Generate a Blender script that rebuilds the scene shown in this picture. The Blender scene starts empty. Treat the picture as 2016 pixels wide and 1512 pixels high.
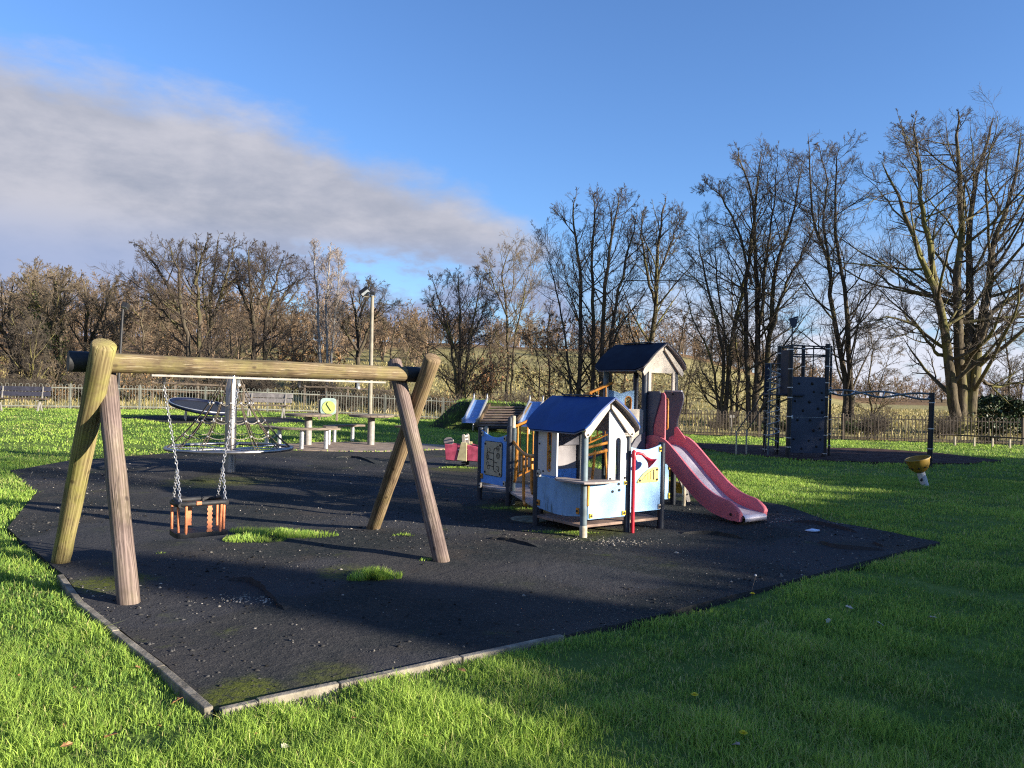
import bpy, bmesh, math, random
import numpy as np
from mathutils import Vector, Matrix
from mathutils.geometry import tessellate_polygon

# ------------------------------------------------------------------ camera, sky, sun, exposure
S = bpy.context.scene
COL = S.collection
W, H, F = 2016.0, 1512.0, 1550.0          # photograph size and focal length in its pixels
CAMZ = 1.6
PITCH, ROLL = math.radians(0.44), math.radians(1.2)
_f = Vector((0, math.cos(PITCH), math.sin(PITCH)))
_u0 = Vector((0, -math.sin(PITCH), math.cos(PITCH)))
_r0 = Vector((1, 0, 0))
_r = _r0 * math.cos(ROLL) + _u0 * math.sin(ROLL)
_u = -_r0 * math.sin(ROLL) + _u0 * math.cos(ROLL)
cam_d = bpy.data.cameras.new('camera')
cam = bpy.data.objects.new('camera', cam_d)
COL.objects.link(cam)
m = Matrix.Identity(4)
for i in range(3):
    m[i][0], m[i][1], m[i][2] = _r[i], _u[i], -_f[i]
m[2][3] = CAMZ
cam.matrix_world = m
cam_d.sensor_width = 36.0
cam_d.lens = 36.0 * F / W
cam_d.clip_start = 0.05
cam_d.clip_end = 5000
S.camera = cam

SUN_EL = math.radians(13.5)
SUN_AZ = math.radians(113.0)               # clockwise from +Y: low winter sun from the right and a little behind
TO_SUN = Vector((math.sin(SUN_AZ) * math.cos(SUN_EL), math.cos(SUN_AZ) * math.cos(SUN_EL), math.sin(SUN_EL)))
SUN_STRENGTH, SKY_STRENGTH = 5.0, 0.088
sd = bpy.data.lights.new('sun', 'SUN')
sd.energy = SUN_STRENGTH
sd.angle = math.radians(0.6)
sd.color = (1.0, 0.91, 0.76)
sun = bpy.data.objects.new('sun', sd)
COL.objects.link(sun)
sun.rotation_euler = (-TO_SUN).to_track_quat('-Z', 'Y').to_euler()

S.view_settings.view_transform = 'Standard'
S.view_settings.look = 'None'
S.view_settings.exposure = 1.45
S.view_settings.gamma = 1.0
S.render.engine = 'CYCLES'
S.cycles.use_denoising = False
S.cycles.use_adaptive_sampling = False
S.cycles.filter_width = 1.15
S.cycles.max_bounces = 6
S.cycles.diffuse_bounces = 3
S.cycles.glossy_bounces = 3
S.cycles.transmission_bounces = 4
S.cycles.transparent_max_bounces = 8
S.cycles.caustics_reflective = False
S.cycles.caustics_refractive = False
S.cycles.sample_clamp_indirect = 4.0


def build_world():
    w = bpy.data.worlds.new('World')
    S.world = w
    w.use_nodes = True
    nt = w.node_tree
    nt.nodes.clear()
    N, L = nt.nodes.new, nt.links.new

    def math_(op, a, b=None, c=None, clamp=False):
        n = N('ShaderNodeMath'); n.operation = op; n.use_clamp = clamp
        for k, v in enumerate((a, b, c)):
            if v is None: continue
            if isinstance(v, (int, float)): n.inputs[k].default_value = v
            else: L(v, n.inputs[k])
        return n.outputs[0]

    def sstep(v, a, b):
        n = N('ShaderNodeMapRange'); n.interpolation_type = 'SMOOTHSTEP'
        L(v, n.inputs['Value'])
        n.inputs['From Min'].default_value = a; n.inputs['From Max'].default_value = b
        return n.outputs[0]

    def noise(vec, scale, detail=6.0, rough=0.6, dist=0.0):
        n = N('ShaderNodeTexNoise')
        L(vec, n.inputs['Vector'])
        n.inputs['Scale'].default_value = scale; n.inputs['Detail'].default_value = detail
        n.inputs['Roughness'].default_value = rough; n.inputs['Distortion'].default_value = dist
        return n.outputs['Fac']

    def mix(fac, a, b, mode='MIX'):
        n = N('ShaderNodeMix'); n.data_type = 'RGBA'; n.blend_type = mode
        if isinstance(fac, (int, float)): n.inputs[0].default_value = fac
        else: L(fac, n.inputs[0])
        for idx, v in ((6, a), (7, b)):
            if isinstance(v, tuple): n.inputs[idx].default_value = v + (1,)
            else: L(v, n.inputs[idx])
        return n.outputs[2]

    sky = N('ShaderNodeTexSky')
    sky.sky_type = 'NISHITA'
    sky.sun_disc = False
    sky.sun_elevation = SUN_EL
    sky.sun_rotation = SUN_AZ
    sky.altitude = 60
    sky.air_density = 1.0
    sky.dust_density = 0.3
    sky.ozone_density = 2.2
    tc = N('ShaderNodeTexCoord')
    sep = N('ShaderNodeSeparateXYZ')
    L(tc.outputs['Generated'], sep.inputs[0])
    x, y, z = sep.outputs
    az = math_('ARCTAN2', x, y)
    el = math_('ARCSINE', z)
    comb = N('ShaderNodeCombineXYZ')           # cloud-layer coordinates: flattened towards the horizon
    L(az, comb.inputs[0]); L(math_('MULTIPLY', el, 2.3), comb.inputs[1])
    v = comb.outputs[0]
    n1 = noise(v, 3.2, 9, 0.62, 0.15)
    n2 = noise(v, 8.0, 9, 0.60, 0.1)
    n3 = noise(v, 1.6, 4, 0.5)
    # big grey bank: its upper edge falls from left to right
    ramp = N('ShaderNodeFloatCurve')
    mr = N('ShaderNodeMapRange'); L(az, mr.inputs['Value'])
    mr.inputs['From Min'].default_value = -1.2; mr.inputs['From Max'].default_value = 0.4
    L(mr.outputs[0], ramp.inputs['Value'])
    cv = ramp.mapping.curves[0]
    pts = [(-1.2, .39), (-.576, .352), (-.45, .338), (-.31, .318), (-.13, .272), (0., .215), (.055, .17), (.10, .10), (.4, .05)]
    for k, (a, e) in enumerate(pts):
        p = ((a + 1.2) / 1.6, e * 2)
        if k == 0: cv.points[0].location = p
        elif k == len(pts) - 1: cv.points[-1].location = p
        else: cv.points.new(*p)
    ramp.mapping.update()
    edge = math_('MULTIPLY', ramp.outputs[0], 0.5)
    d = math_('SUBTRACT', edge, el)
    d = math_('ADD', d, math_('MULTIPLY', math_('SUBTRACT', n1, 0.5), 0.13))
    d = math_('ADD', d, math_('MULTIPLY', math_('SUBTRACT', n2, 0.5), 0.045))
    m1 = sstep(d, -0.012, 0.045)
    # gaps low down, where blue shows between streaks
    low = sstep(el, 0.185, 0.15)
    hole = math_('MULTIPLY', sstep(n2, 0.44, 0.60), low)
    m1 = math_('MULTIPLY', m1, math_('SUBTRACT', 1.0, math_('MULTIPLY', math_('MULTIPLY', hole, sstep(az, -0.42, -0.22)), 0.9)))
    # pale low cloud along the horizon on the right
    lowr = sstep(math_('ADD', el, math_('MULTIPLY', math_('SUBTRACT', n1, 0.5), 0.16)), 0.215, 0.06)
    m2 = math_('MULTIPLY', math_('MULTIPLY', lowr, sstep(az, -0.1, 0.22)), sstep(n2, 0.26, 0.52))
    m2 = math_('MULTIPLY', m2, 0.9)
    mask = math_('MAXIMUM', m1, m2)
    # cloud tone
    shade = math_('ADD', math_('MULTIPLY', n2, 0.55), math_('MULTIPLY', n3, 0.45))
    tone = sstep(shade, 0.36, 0.64)
    rim = sstep(d, 0.10, 0.0)                # lit upper fringe of the bank
    ccol = mix(tone, (0.30, 0.335, 0.43), (0.51, 0.515, 0.585))
    ccol = mix(math_('MULTIPLY', rim, 0.30), ccol, (0.60, 0.59, 0.65))
    ccol = mix(math_('MULTIPLY', sstep(el, 0.205, 0.13), 0.72), ccol, (0.30, 0.39, 0.63))
    ccol = mix(math_('MULTIPLY', m2, sstep(az, 0.05, 0.25)), ccol, (0.74, 0.74, 0.84))
    skyc = mix(1.0, sky.outputs[0], (0.60, 0.785, 1.10), "MULTIPLY")
    scl = N('ShaderNodeVectorMath'); scl.operation = 'SCALE'; scl.inputs['Scale'].default_value = SKY_STRENGTH
    L(skyc, scl.inputs[0])
    cl = N('ShaderNodeVectorMath'); cl.operation = 'SCALE'; cl.inputs['Scale'].default_value = 0.43
    L(ccol, cl.inputs[0])
    fin = mix(mask, scl.outputs[0], cl.outputs[0])
    fin2 = N('ShaderNodeVectorMath'); fin2.operation = 'SCALE'; fin2.inputs['Scale'].default_value = 1.0 / SKY_STRENGTH
    L(fin, fin2.inputs[0])
    bg = N('ShaderNodeBackground'); bg.inputs['Strength'].default_value = SKY_STRENGTH
    L(fin2.outputs[0], bg.inputs['Color'])
    out = N('ShaderNodeOutputWorld')
    L(bg.outputs[0], out.inputs['Surface'])


build_world()

# ------------------------------------------------------------------ places: photograph pixels to points in the world


def ray(px, py):
    return _f + _r * ((px - W / 2) / F) - _u * ((py - H / 2) / F)


def at(px, py, Y):
    """the point at distance Y north of the camera that the photograph shows at this pixel"""
    d = ray(px, py)
    k = Y / d.y
    return Vector((d.x * k, Y, CAMZ + d.z * k))


def _ss(t):
    t = np.clip(t, 0, 1)
    return t * t * (3 - 2 * t)


def zg(X, Y):
    X = np.asarray(X, float); Y = np.asarray(Y, float)
    z = 0.5 * _ss((Y - 11) / 18) * _ss((6 - X) / 20)
    a = X / np.maximum(Y, 1)
    hill = 9.0 * _ss((0.47 - a) / 0.30) * _ss((Y - 44) / 112) * (Y > 0)
    hill = hill + 7.0 * _ss((0.33 - a) / 0.4) * _ss((Y - 150) / 150) * (Y > 0)
    hill = hill + 1.2 * _ss((Y - 60) / 150) * (Y > 0)
    bump = 0.05 * np.sin(X * 0.61 + 1.3) * np.sin(Y * 0.47) * _ss((Y - 36) / 8)
    return z + hill + bump


def z1(x, y):
    return float(zg(x, y))


def ground(px, py, lift=0.0):
    """where this pixel's line of sight meets the ground"""
    d = ray(px, py)
    lo, hi = 0.5, 400.0
    for k in range(60):
        mid = (lo + hi) / 2
        if CAMZ + d.z * mid > z1(d.x * mid, d.y * mid) + lift: lo = mid
        else: hi = mid
    return Vector((d.x * lo, d.y * lo, z1(d.x * lo, d.y * lo) + lift))


# ------------------------------------------------------------------ mesh helpers
class MB:
    """collects shapes and links them as ONE mesh object"""

    def __init__(s):
        s.v = []; s.f = []; s.uv = {}

    def add(s, vs, fs):
        n = len(s.v)
        s.v.extend([tuple(v) for v in vs])
        s.f.extend([tuple(i + n for i in f) for f in fs])
        return s

    def box(s, c, size, rot=None):
        c = Vector(c); hx, hy, hz = size[0] / 2, size[1] / 2, size[2] / 2
        vs = [Vector((x, y, z)) for x in (-hx, hx) for y in (-hy, hy) for z in (-hz, hz)]
        if rot is not None: vs = [rot @ v for v in vs]
        vs = [v + c for v in vs]
        return s.add(vs, [(0, 1, 3, 2), (4, 6, 7, 5), (0, 4, 5, 1), (2, 3, 7, 6), (0, 2, 6, 4), (1, 5, 7, 3)])

    def bar(s, p, q, w, h, up=(0, 0, 1)):
        """rectangular bar from p to q, w across and h along up"""
        p = Vector(p); q = Vector(q); d = (q - p); l = d.length; d = d.normalized()
        up = Vector(up); side = d.cross(up)
        if side.length < 1e-4: side = d.cross(Vector((0, 1, 0)))
        side.normalize(); u2 = side.cross(d)
        rot = Matrix((d, side, u2)).transposed()
        return s.box((p + q) / 2, (l, w, h), rot)

    def tube(s, pts, r, sides=10, closed=False, caps=True, jag=0.0, seed=0):
        pts = [Vector(p) for p in pts]
        n = len(pts)
        rs = r if isinstance(r, (list, tuple)) else [r] * n
        rng = random.Random(seed)
        base = len(s.v)
        ref = None
        dist = 0.0
        for i in range(n):
            if closed: t = pts[(i + 1) % n] - pts[i - 1]
            elif i == 0: t = pts[1] - pts[0]
            elif i == n - 1: t = pts[-1] - pts[-2]
            else: t = pts[i + 1] - pts[i - 1]
            t.normalize()
            if ref is None:
                ref = t.cross(Vector((0.13, 0.31, 0.94)))
                if ref.length < 0.1: ref = t.cross(Vector((1, 0, 0)))
            ref = (ref - t * ref.dot(t)).normalized()
            b = t.cross(ref)
            if i: dist += (pts[i] - pts[i - 1]).length
            for k in range(sides):
                a = 2 * math.pi * k / sides
                rr = rs[i] * (1 + (rng.uniform(-jag, jag) if jag else 0))
                s.uv[len(s.v)] = (k / sides, dist)
                s.v.append(tuple(pts[i] + (ref * math.cos(a) + b * math.sin(a)) * rr))
        m_ = n if closed else n - 1
        for i in range(m_):
            i2 = (i + 1) % n
            for k in range(sides):
                k2 = (k + 1) % sides
                s.f.append((base + i * sides + k, base + i * sides + k2, base + i2 * sides + k2, base + i2 * sides + k))
        if caps and not closed:
            s.f.append(tuple(base + k for k in range(sides))[::-1])
            s.f.append(tuple(base + (n - 1) * sides + k for k in range(sides)))
        return s

    def lathe(s, prof, c=(0, 0, 0), sides=24, rot=None):
        """profile of (radius, height) turned about the local z axis"""
        base = len(s.v); c = Vector(c)
        for (r, z) in prof:
            for k in range(sides):
                a = 2 * math.pi * k / sides
                p = Vector((r * math.cos(a), r * math.sin(a), z))
                if rot is not None: p = rot @ p
                s.v.append(tuple(p + c))
        for i in range(len(prof) - 1):
            for k in range(sides):
                k2 = (k + 1) % sides
                s.f.append((base + i * sides + k, base + i * sides + k2, base + (i + 1) * sides + k2, base + (i + 1) * sides + k))
        if prof[0][0] > 1e-5: s.f.append(tuple(base + k for k in range(sides))[::-1])
        if prof[-1][0] > 1e-5: s.f.append(tuple(base + (len(prof) - 1) * sides + k for k in range(sides)))
        return s

    def panel(s, loops, th, O, X, Y):
        """flat sheet of thickness th: loops[0] is the outline, the others are holes, in the X, Y directions from O"""
        O = Vector(O); X = Vector(X).normalized(); Y = Vector(Y).normalized(); Nn = X.cross(Y)
        fl = [p for lp in loops for p in lp]
        tris = tessellate_polygon([[Vector((a, b, 0)) for a, b in lp] for lp in loops])
        n = len(fl); base = len(s.v)
        for sgn in (0.5, -0.5):
            for a, b in fl: s.v.append(tuple(O + X * a + Y * b + Nn * (th * sgn)))
        for t in tris:
            (x0, y0), (x1_, y1), (x2, y2) = (fl[i] for i in t)
            if (x1_ - x0) * (y2 - y0) - (x2 - x0) * (y1 - y0) < 0: t = t[::-1]
            s.f.append(tuple(base + i for i in t))
            s.f.append(tuple(base + n + i for i in t[::-1]))
        k = 0
        for li, lp in enumerate(loops):
            m_ = len(lp)
            area = sum(lp[i][0] * lp[(i + 1) % m_][1] - lp[(i + 1) % m_][0] * lp[i][1] for i in range(m_))
            ccw = (area > 0) == (li == 0)
            for i in range(m_):
                a, b = k + i, k + (i + 1) % m_
                q = (base + a, base + n + a, base + n + b, base + b)
                s.f.append(q if ccw else q[::-1])
            k += m_
        return s

    def build(s, name, mat_, parent=None, smooth=None, bevel=0.0, loc=None):
        me = bpy.data.meshes.new(name)
        me.from_pydata(s.v, [], s.f)
        if s.uv:
            ul = me.uv_layers.new(name='UVMap')
            li = np.empty(len(me.loops), np.int32); me.loops.foreach_get('vertex_index', li)
            arr = np.zeros((len(s.v), 2), np.float32)
            for k_, q_ in s.uv.items(): arr[k_] = q_
            ul.data.foreach_set('uv', arr[li].ravel())
        me.materials.append(mat_)
        o = bpy.data.objects.new(name, me)
        COL.objects.link(o)
        if parent is not None: o.parent = parent
        if loc is not None: o.location = loc
        if smooth is not None:
            me.polygons.foreach_set('use_smooth', [True] * len(me.polygons))
            me.set_sharp_from_angle(angle=math.radians(smooth))
        if bevel:
            b = o.modifiers.new('bevel', 'BEVEL'); b.width = bevel; b.segments = 2
            b.limit_method = 'ANGLE'; b.angle_limit = math.radians(35)
        return o


def npmesh(name, V, faces, mat_, parent=None, smooth=False, attr=None):
    """a mesh object from numpy arrays; faces: list of (n, k) index arrays"""
    me = bpy.data.meshes.new(name)
    V = np.ascontiguousarray(V, np.float32)
    me.vertices.add(len(V)); me.vertices.foreach_set('co', V.ravel())
    idx = np.concatenate([f.ravel() for f in faces]).astype(np.int32)
    tot = np.concatenate([np.full(len(f), f.shape[1], np.int32) for f in faces])
    st = np.concatenate([[0], np.cumsum(tot)[:-1]]).astype(np.int32)
    me.loops.add(len(idx)); me.loops.foreach_set('vertex_index', idx)
    me.polygons.add(len(tot)); me.polygons.foreach_set('loop_start', st)
    me.update(calc_edges=True)
    if smooth: me.polygons.foreach_set('use_smooth', np.ones(len(tot), bool))
    if attr is not None:
        for an, arr in attr.items():
            a = me.attributes.new(an, 'FLOAT', 'POINT')
            a.data.foreach_set('value', np.ascontiguousarray(arr, np.float32))
    me.materials.append(mat_)
    o = bpy.data.objects.new(name, me)
    COL.objects.link(o)
    if parent is not None: o.parent = parent
    return o


def tag(o, label=None, cat=None, group=None, kind=None):
    if label: o['label'] = label
    if cat: o['category'] = cat
    if group: o['group'] = group
    if kind: o['kind'] = kind
    return o


def thing(name, label, cat, loc=(0, 0, 0), rotz=0.0, group=None):
    o = bpy.data.objects.new(name, None)
    o.empty_display_size = 0.2
    COL.objects.link(o)
    o.location = loc; o.rotation_euler = (0, 0, rotz)
    return tag(o, label, cat, group)


def copy_tree(o, parent=None):
    c = o.copy(); COL.objects.link(c)
    if parent is not None: c.parent = parent
    for ch in list(o.children): copy_tree(ch, c)
    return c


def rrect(w, h, r, n=5, cx=0, cy=0):
    out = []
    for sx, sy, a0 in ((1, 1, 0), (-1, 1, 90), (-1, -1, 180), (1, -1, 270)):
        for k in range(n + 1):
            a = math.radians(a0 + 90 * k / n)
            out.append((cx + sx * (w / 2 - r) + r * math.cos(a), cy + sy * (h / 2 - r) + r * math.sin(a)))
    return out


def circ(cx, cy, r, n=12, ry=None):
    return [(cx + r * math.cos(2 * math.pi * k / n), cy + (ry or r) * math.sin(2 * math.pi * k / n)) for k in range(n)]


# ------------------------------------------------------------------ materials
class NT:
    def __init__(s, name):
        s.m = bpy.data.materials.new(name); s.m.use_nodes = True
        s.t = s.m.node_tree
        s.b = s.t.nodes['Principled BSDF']; s.out = s.t.nodes['Material Output']
        s.tc = s.t.nodes.new('ShaderNodeTexCoord')

    def n(s, kind, **kw):
        x = s.t.nodes.new(kind)
        for k, v in kw.items(): setattr(x, k, v)
        return x

    def l(s, a, b): s.t.links.new(a, b)

    def map(s, src='Object', scale=(1, 1, 1), rot=(0, 0, 0)):
        x = s.n('ShaderNodeMapping'); x.inputs['Scale'].default_value = scale; x.inputs['Rotation'].default_value = rot
        s.l(s.tc.outputs[src], x.inputs['Vector'])
        return x.outputs[0]

    def noise(s, vec, scale, detail=4, rough=0.55, dist=0.0):
        x = s.n('ShaderNodeTexNoise')
        s.l(vec, x.inputs['Vector'])
        x.inputs['Scale'].default_value = scale; x.inputs['Detail'].default_value = detail
        x.inputs['Roughness'].default_value = rough; x.inputs['Distortion'].default_value = dist
        return x.outputs['Fac']

    def step(s, v, a, b):
        x = s.n('ShaderNodeMapRange'); x.interpolation_type = 'SMOOTHSTEP'
        s.l(v, x.inputs['Value']); x.inputs['From Min'].default_value = a; x.inputs['From Max'].default_value = b
        return x.outputs[0]

    def math(s, op, a, b=0.0):
        x = s.n('ShaderNodeMath'); x.operation = op
        for k, v in enumerate((a, b)):
            if isinstance(v, (int, float)): x.inputs[k].default_value = v
            else: s.l(v, x.inputs[k])
        return x.outputs[0]

    def mix(s, fac, a, b, mode='MIX'):
        x = s.n('ShaderNodeMix'); x.data_type = 'RGBA'; x.blend_type = mode
        if isinstance(fac, (int, float)): x.inputs[0].default_value = fac
        else: s.l(fac, x.inputs[0])
        for i, v in ((6, a), (7, b)):
            if isinstance(v, tuple): x.inputs[i].default_value = v[:3] + (1,)
            else: s.l(v, x.inputs[i])
        return x.outputs[2]

    def attr(s, name):
        x = s.n('ShaderNodeAttribute'); x.attribute_name = name
        return x.outputs['Fac']

    def bump(s, hgt, strength=0.3, dist=0.01):
        x = s.n('ShaderNodeBump'); x.inputs['Strength'].default_value = strength; x.inputs['Distance'].default_value = dist
        s.l(hgt, x.inputs['Height']); s.l(x.outputs[0], s.b.inputs['Normal'])
        return x

    def done(s, col, rough=0.7, metal=0.0, spec=0.5):
        if isinstance(col, tuple): s.b.inputs['Base Color'].default_value = col[:3] + (1,)
        else: s.l(col, s.b.inputs['Base Color'])
        if isinstance(rough, (int, float)): s.b.inputs['Roughness'].default_value = rough
        else: s.l(rough, s.b.inputs['Roughness'])
        s.b.inputs['Metallic'].default_value = metal
        s.b.inputs['Specular IOR Level'].default_value = spec
        return s.m


def M(name, col, rough=0.6, var=0.12, scale=6.0, bump=0.0, bscale=60.0, metal=0.0, spec=0.4, dirt=None, dirt_amt=0.0, stretch=(1, 1, 1)):
    t = NT(name)
    v = t.map('Object', stretch)
    n = t.noise(v, scale, 5, 0.6)
    a = tuple(max(0, c * (1 - var * 1.6)) for c in col); b = tuple(min(1, c * (1 + var)) for c in col)
    c = t.mix(t.step(n, 0.3, 0.7), a, b)
    if dirt:
        n2 = t.noise(t.map('Object', (7, 7, 1.2)), 2.6, 7, 0.72)
        n3 = t.noise(t.map('Object'), 1.7, 3, 0.5)
        f = t.math('MULTIPLY', t.step(n2, 0.50, 0.72), t.step(n3, 0.42, 0.62))
        c = t.mix(t.math('MULTIPLY', f, dirt_amt), c, dirt)
    if bump:
        t.bump(t.noise(t.map('Object'), bscale, 4, 0.6), bump, 0.01)
    rn = t.math('ADD', t.math('MULTIPLY', t.noise(v, scale * 3, 3), 0.3), rough - 0.15)
    return t.done(c, rn, metal, spec)


def wood_mat(name, dark, light, moss=None, moss_amt=0.0, scratch=0.0, pale=(0.55, 0.45, 0.3), gs=1.0):
    """round timber: grain runs along the log (v of the UV map is metres along it)"""
    t = NT(name)
    v = t.map('UV', (1, 1, 1))
    g = t.noise(t.map('UV', (1.0, 0.05, 1)), 13.0 * gs, 9, 0.70, 1.2)
    w = t.n('ShaderNodeTexWave', wave_type='BANDS', bands_direction='X', wave_profile='SIN')
    w.inputs['Scale'].default_value = 1.5 * gs; w.inputs['Distortion'].default_value = 14.0
    w.inputs['Detail'].default_value = 3.0; w.inputs['Detail Scale'].default_value = 0.8
    t.l(t.map('UV', (4.0, 0.40, 1)), w.inputs['Vector'])
    f = t.math('ADD', t.math('MULTIPLY', g, 0.80), t.math('MULTIPLY', w.outputs['Fac'], 0.20))
    c = t.mix(t.step(f, 0.27, 0.73), dark, light)
    big = t.noise(t.map('Object'), 2.2, 4, 0.6)
    c = t.mix(t.math('MULTIPLY', t.step(big, 0.45, 0.68), 0.62), c, tuple(x * 0.7 for x in dark))
    if scratch:
        sc = t.noise(t.map('UV', (1, .13, 1)), 26.0, 6, 0.72)
        c = t.mix(t.math('MULTIPLY', t.step(sc, 0.53, 0.63), scratch), c, pale)
    if moss:
        mo = t.noise(t.map('Object'), 3.1, 6, 0.7)
        c = t.mix(t.math('MULTIPLY', t.step(mo, 0.42, 0.66), moss_amt), c, moss)
    vk = t.n('ShaderNodeTexVoronoi', voronoi_dimensions='2D'); t.l(t.map('UV', (1.0, 1.9, 1)), vk.inputs['Vector']); vk.inputs['Scale'].default_value = 2.0
    kn = t.math('MULTIPLY', t.math('SUBTRACT', 1.0, t.step(vk.outputs['Distance'], .03, .11)), t.step(t.noise(t.map('Object'), 1.1, 1), .45, .55))
    c = t.mix(t.math('MULTIPLY', kn, .75), c, tuple(x * .45 for x in dark))
    # long drying cracks
    cr = t.noise(t.map('UV', (9, 0.35, 1)), 3.4, 2, 0.4)
    ck = t.math('SUBTRACT', 1.0, t.step(t.math('ABSOLUTE', t.math('SUBTRACT', cr, 0.5)), 0.0, 0.026))
    ck = t.math('MULTIPLY', ck, t.step(t.noise(t.map('Object'), 1.3, 2), 0.45, 0.55))
    c = t.mix(t.math('MULTIPLY', ck, 0.8), c, tuple(x * 0.2 for x in dark))
    t.bump(t.math('SUBTRACT', f, ck), 0.5, 0.006)
    return t.done(c, 0.8, 0, 0.25)


MAT = {}
MAT['log_green'] = wood_mat('treated_log', (0.12, 0.085, 0.04), (0.33, 0.265, 0.125), (0.29, 0.285, 0.06), 0.45)
MAT['log_brown'] = wood_mat('weathered_log', (0.075, 0.052, 0.045), (0.235, 0.172, 0.15), (0.24, 0.23, 0.06), 0.12, 0.4, (0.42, 0.33, 0.27))
MAT['log_tan'] = wood_mat('tan_log', (0.08, 0.05, 0.03), (0.27, 0.19, 0.11), (0.30, 0.26, 0.06), 0.15, 0.25)
MAT['log_beam'] = wood_mat('beam_log', (0.085, 0.058, 0.034), (0.235, 0.17, 0.092), (0.235, 0.215, 0.065), 0.40, 0.60, (0.44, 0.37, 0.25))
MAT['log_end'] = M('log_end', (0.24, 0.17, 0.08), 0.9, 0.4, 25)
MAT['near_black'] = M('near_black_surface', (0.02, 0.02, 0.022), 0.6, 0.3, 20)  # ring dish colour, also the shade painted on the beam's right end
MAT['plank'] = M('grey_plank', (0.20, 0.155, 0.115), 0.85, 0.3, 9, 0.3, 60, stretch=(1, 1, 6))
MAT['plank_dark'] = M('dark_plank', (0.085, 0.06, 0.045), 0.85, 0.3, 9, 0.3, 60)
MAT['bench_blue'] = M('bench_slate', (0.04, 0.04, 0.062), 0.7, 0.2, 9)
MAT['bench_grey'] = M('bench_silver', (0.26, 0.235, 0.225), 0.8, 0.2, 9)
MAT['galv'] = M('galvanised_steel', (0.52, 0.52, 0.53), 0.42, 0.15, 14, metal=0.75)
MAT['galv_paint'] = M('grey_painted_steel', (0.27, 0.25, 0.225), 0.6, 0.15, 12, metal=0.1)
MAT['steel'] = M('brushed_steel', (0.34, 0.325, 0.32), 0.33, 0.12, 4, metal=0.85, stretch=(1, 1, 0.3))
MAT['bed'] = M('slide_bed_steel', (0.50, 0.47, 0.54), 0.36, 0.12, 3, metal=0.25)
MAT['chain'] = M('chain_steel', (0.55, 0.54, 0.55), 0.4, 0.2, 30, metal=0.7)
MAT['rubber_black'] = M('black_rubber', (0.02, 0.02, 0.022), 0.65, 0.3, 20)
MAT['orange_strap'] = M('orange_plastic', (0.60, 0.20, 0.085), 0.55, 0.25, 14)
MAT['post_dark'] = M('dark_post', (0.024, 0.029, 0.042), 0.5, 0.3, 5, dirt=(0.12, 0.13, 0.13), dirt_amt=0.35)
MAT['post_beige'] = M('beige_post', (0.42, 0.36, 0.26), 0.7, 0.2, 14)
MAT['post_blue'] = M('faded_blue_post', (0.12, 0.16, 0.18), 0.6, 0.25, 5, dirt=(0.34, 0.34, 0.31), dirt_amt=0.4)
MAT['blue_lt'] = M('light_blue_panel', (0.26, 0.46, 0.72), 0.5, 0.09, 4, dirt=(0.12, 0.2, 0.2), dirt_amt=0.45)
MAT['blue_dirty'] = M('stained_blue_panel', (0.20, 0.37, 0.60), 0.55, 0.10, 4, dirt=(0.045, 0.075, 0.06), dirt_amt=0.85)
MAT['blue_mid'] = M('blue_panel', (0.13, 0.34, 0.80), 0.5, 0.08, 4, dirt=(0.05, 0.09, 0.12), dirt_amt=0.55)
MAT['roof_blue'] = M('blue_roof', (0.005, 0.042, 0.195), 0.45, 0.10, 3, dirt=(0.06, 0.10, 0.22), dirt_amt=0.2, spec=.25)
MAT['roof_navy'] = M('navy_roof', (0.0035, 0.006, 0.019), 0.6, 0.12, 3, spec=.15)
MAT['roof_under'] = M('grey_roof_underside', (0.24, 0.22, 0.23), 0.6, 0.1, 5)
MAT['white'] = M('white_panel', (0.54, 0.54, 0.56), 0.5, 0.07, 4, dirt=(0.34, 0.34, 0.31), dirt_amt=0.55)
MAT['grey_panel'] = M('grey_panel', (0.115, 0.11, 0.135), 0.5, 0.1, 5)
MAT['beige_panel'] = M('beige_panel', (0.50, 0.43, 0.35), 0.6, 0.1, 6)
MAT['red'] = M('red_plastic', (0.68, 0.17, 0.20), 0.5, 0.12, 2, dirt=(0.46, 0.20, 0.21), dirt_amt=0.8, spec=.25)
MAT['pink'] = M('faded_pink_panel', (0.62, 0.10, 0.16), 0.5, 0.22, 6, dirt=(0.5, 0.25, 0.3), dirt_amt=0.6)
MAT['red_pole'] = M('red_pole', (0.45, 0.02, 0.035), 0.35, 0.15, 10)
MAT['orange'] = M('orange_tube', (0.58, 0.23, 0.03), 0.5, 0.25, 12)
MAT['yellow'] = M('yellow_plastic', (0.78, 0.50, 0.035), 0.5, 0.12, 8)
MAT['yellow_pale'] = M('pale_yellow_panel', (0.76, 0.60, 0.15), 0.55, 0.1, 8)
MAT['yellow_bowl'] = M('mustard_bowl', (0.27, 0.17, 0.025), 0.5, 0.15, 9, dirt=(0.12, 0.09, 0.03), dirt_amt=0.7)
MAT['cream'] = M('cream_panel', (0.62, 0.52, 0.28), 0.55, 0.12, 8)
MAT['game'] = M('game_board', (0.47, 0.38, 0.25), 0.6, 0.1, 8)
MAT['ink'] = M('dark_groove', (0.015, 0.014, 0.014), 0.8, 0.1)
MAT['deck'] = M('weathered_deck', (0.32, 0.27, 0.25), 0.7, 0.2, 6)
MAT['mat_brown'] = M('brown_deck', (0.25, 0.17, 0.13), 0.8, 0.2, 7)
MAT['climb'] = M('climbing_wall', (0.045, 0.055, 0.082), 0.55, 0.12, 2.5, 0.15, 40)
MAT['climb_dark'] = M('dark_slate_panel', (0.02, 0.026, 0.048), 0.5, 0.12, 4)
MAT['climb_post'] = M('black_post', (0.012, 0.013, 0.017), 0.45, 0.2, 9)
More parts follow.
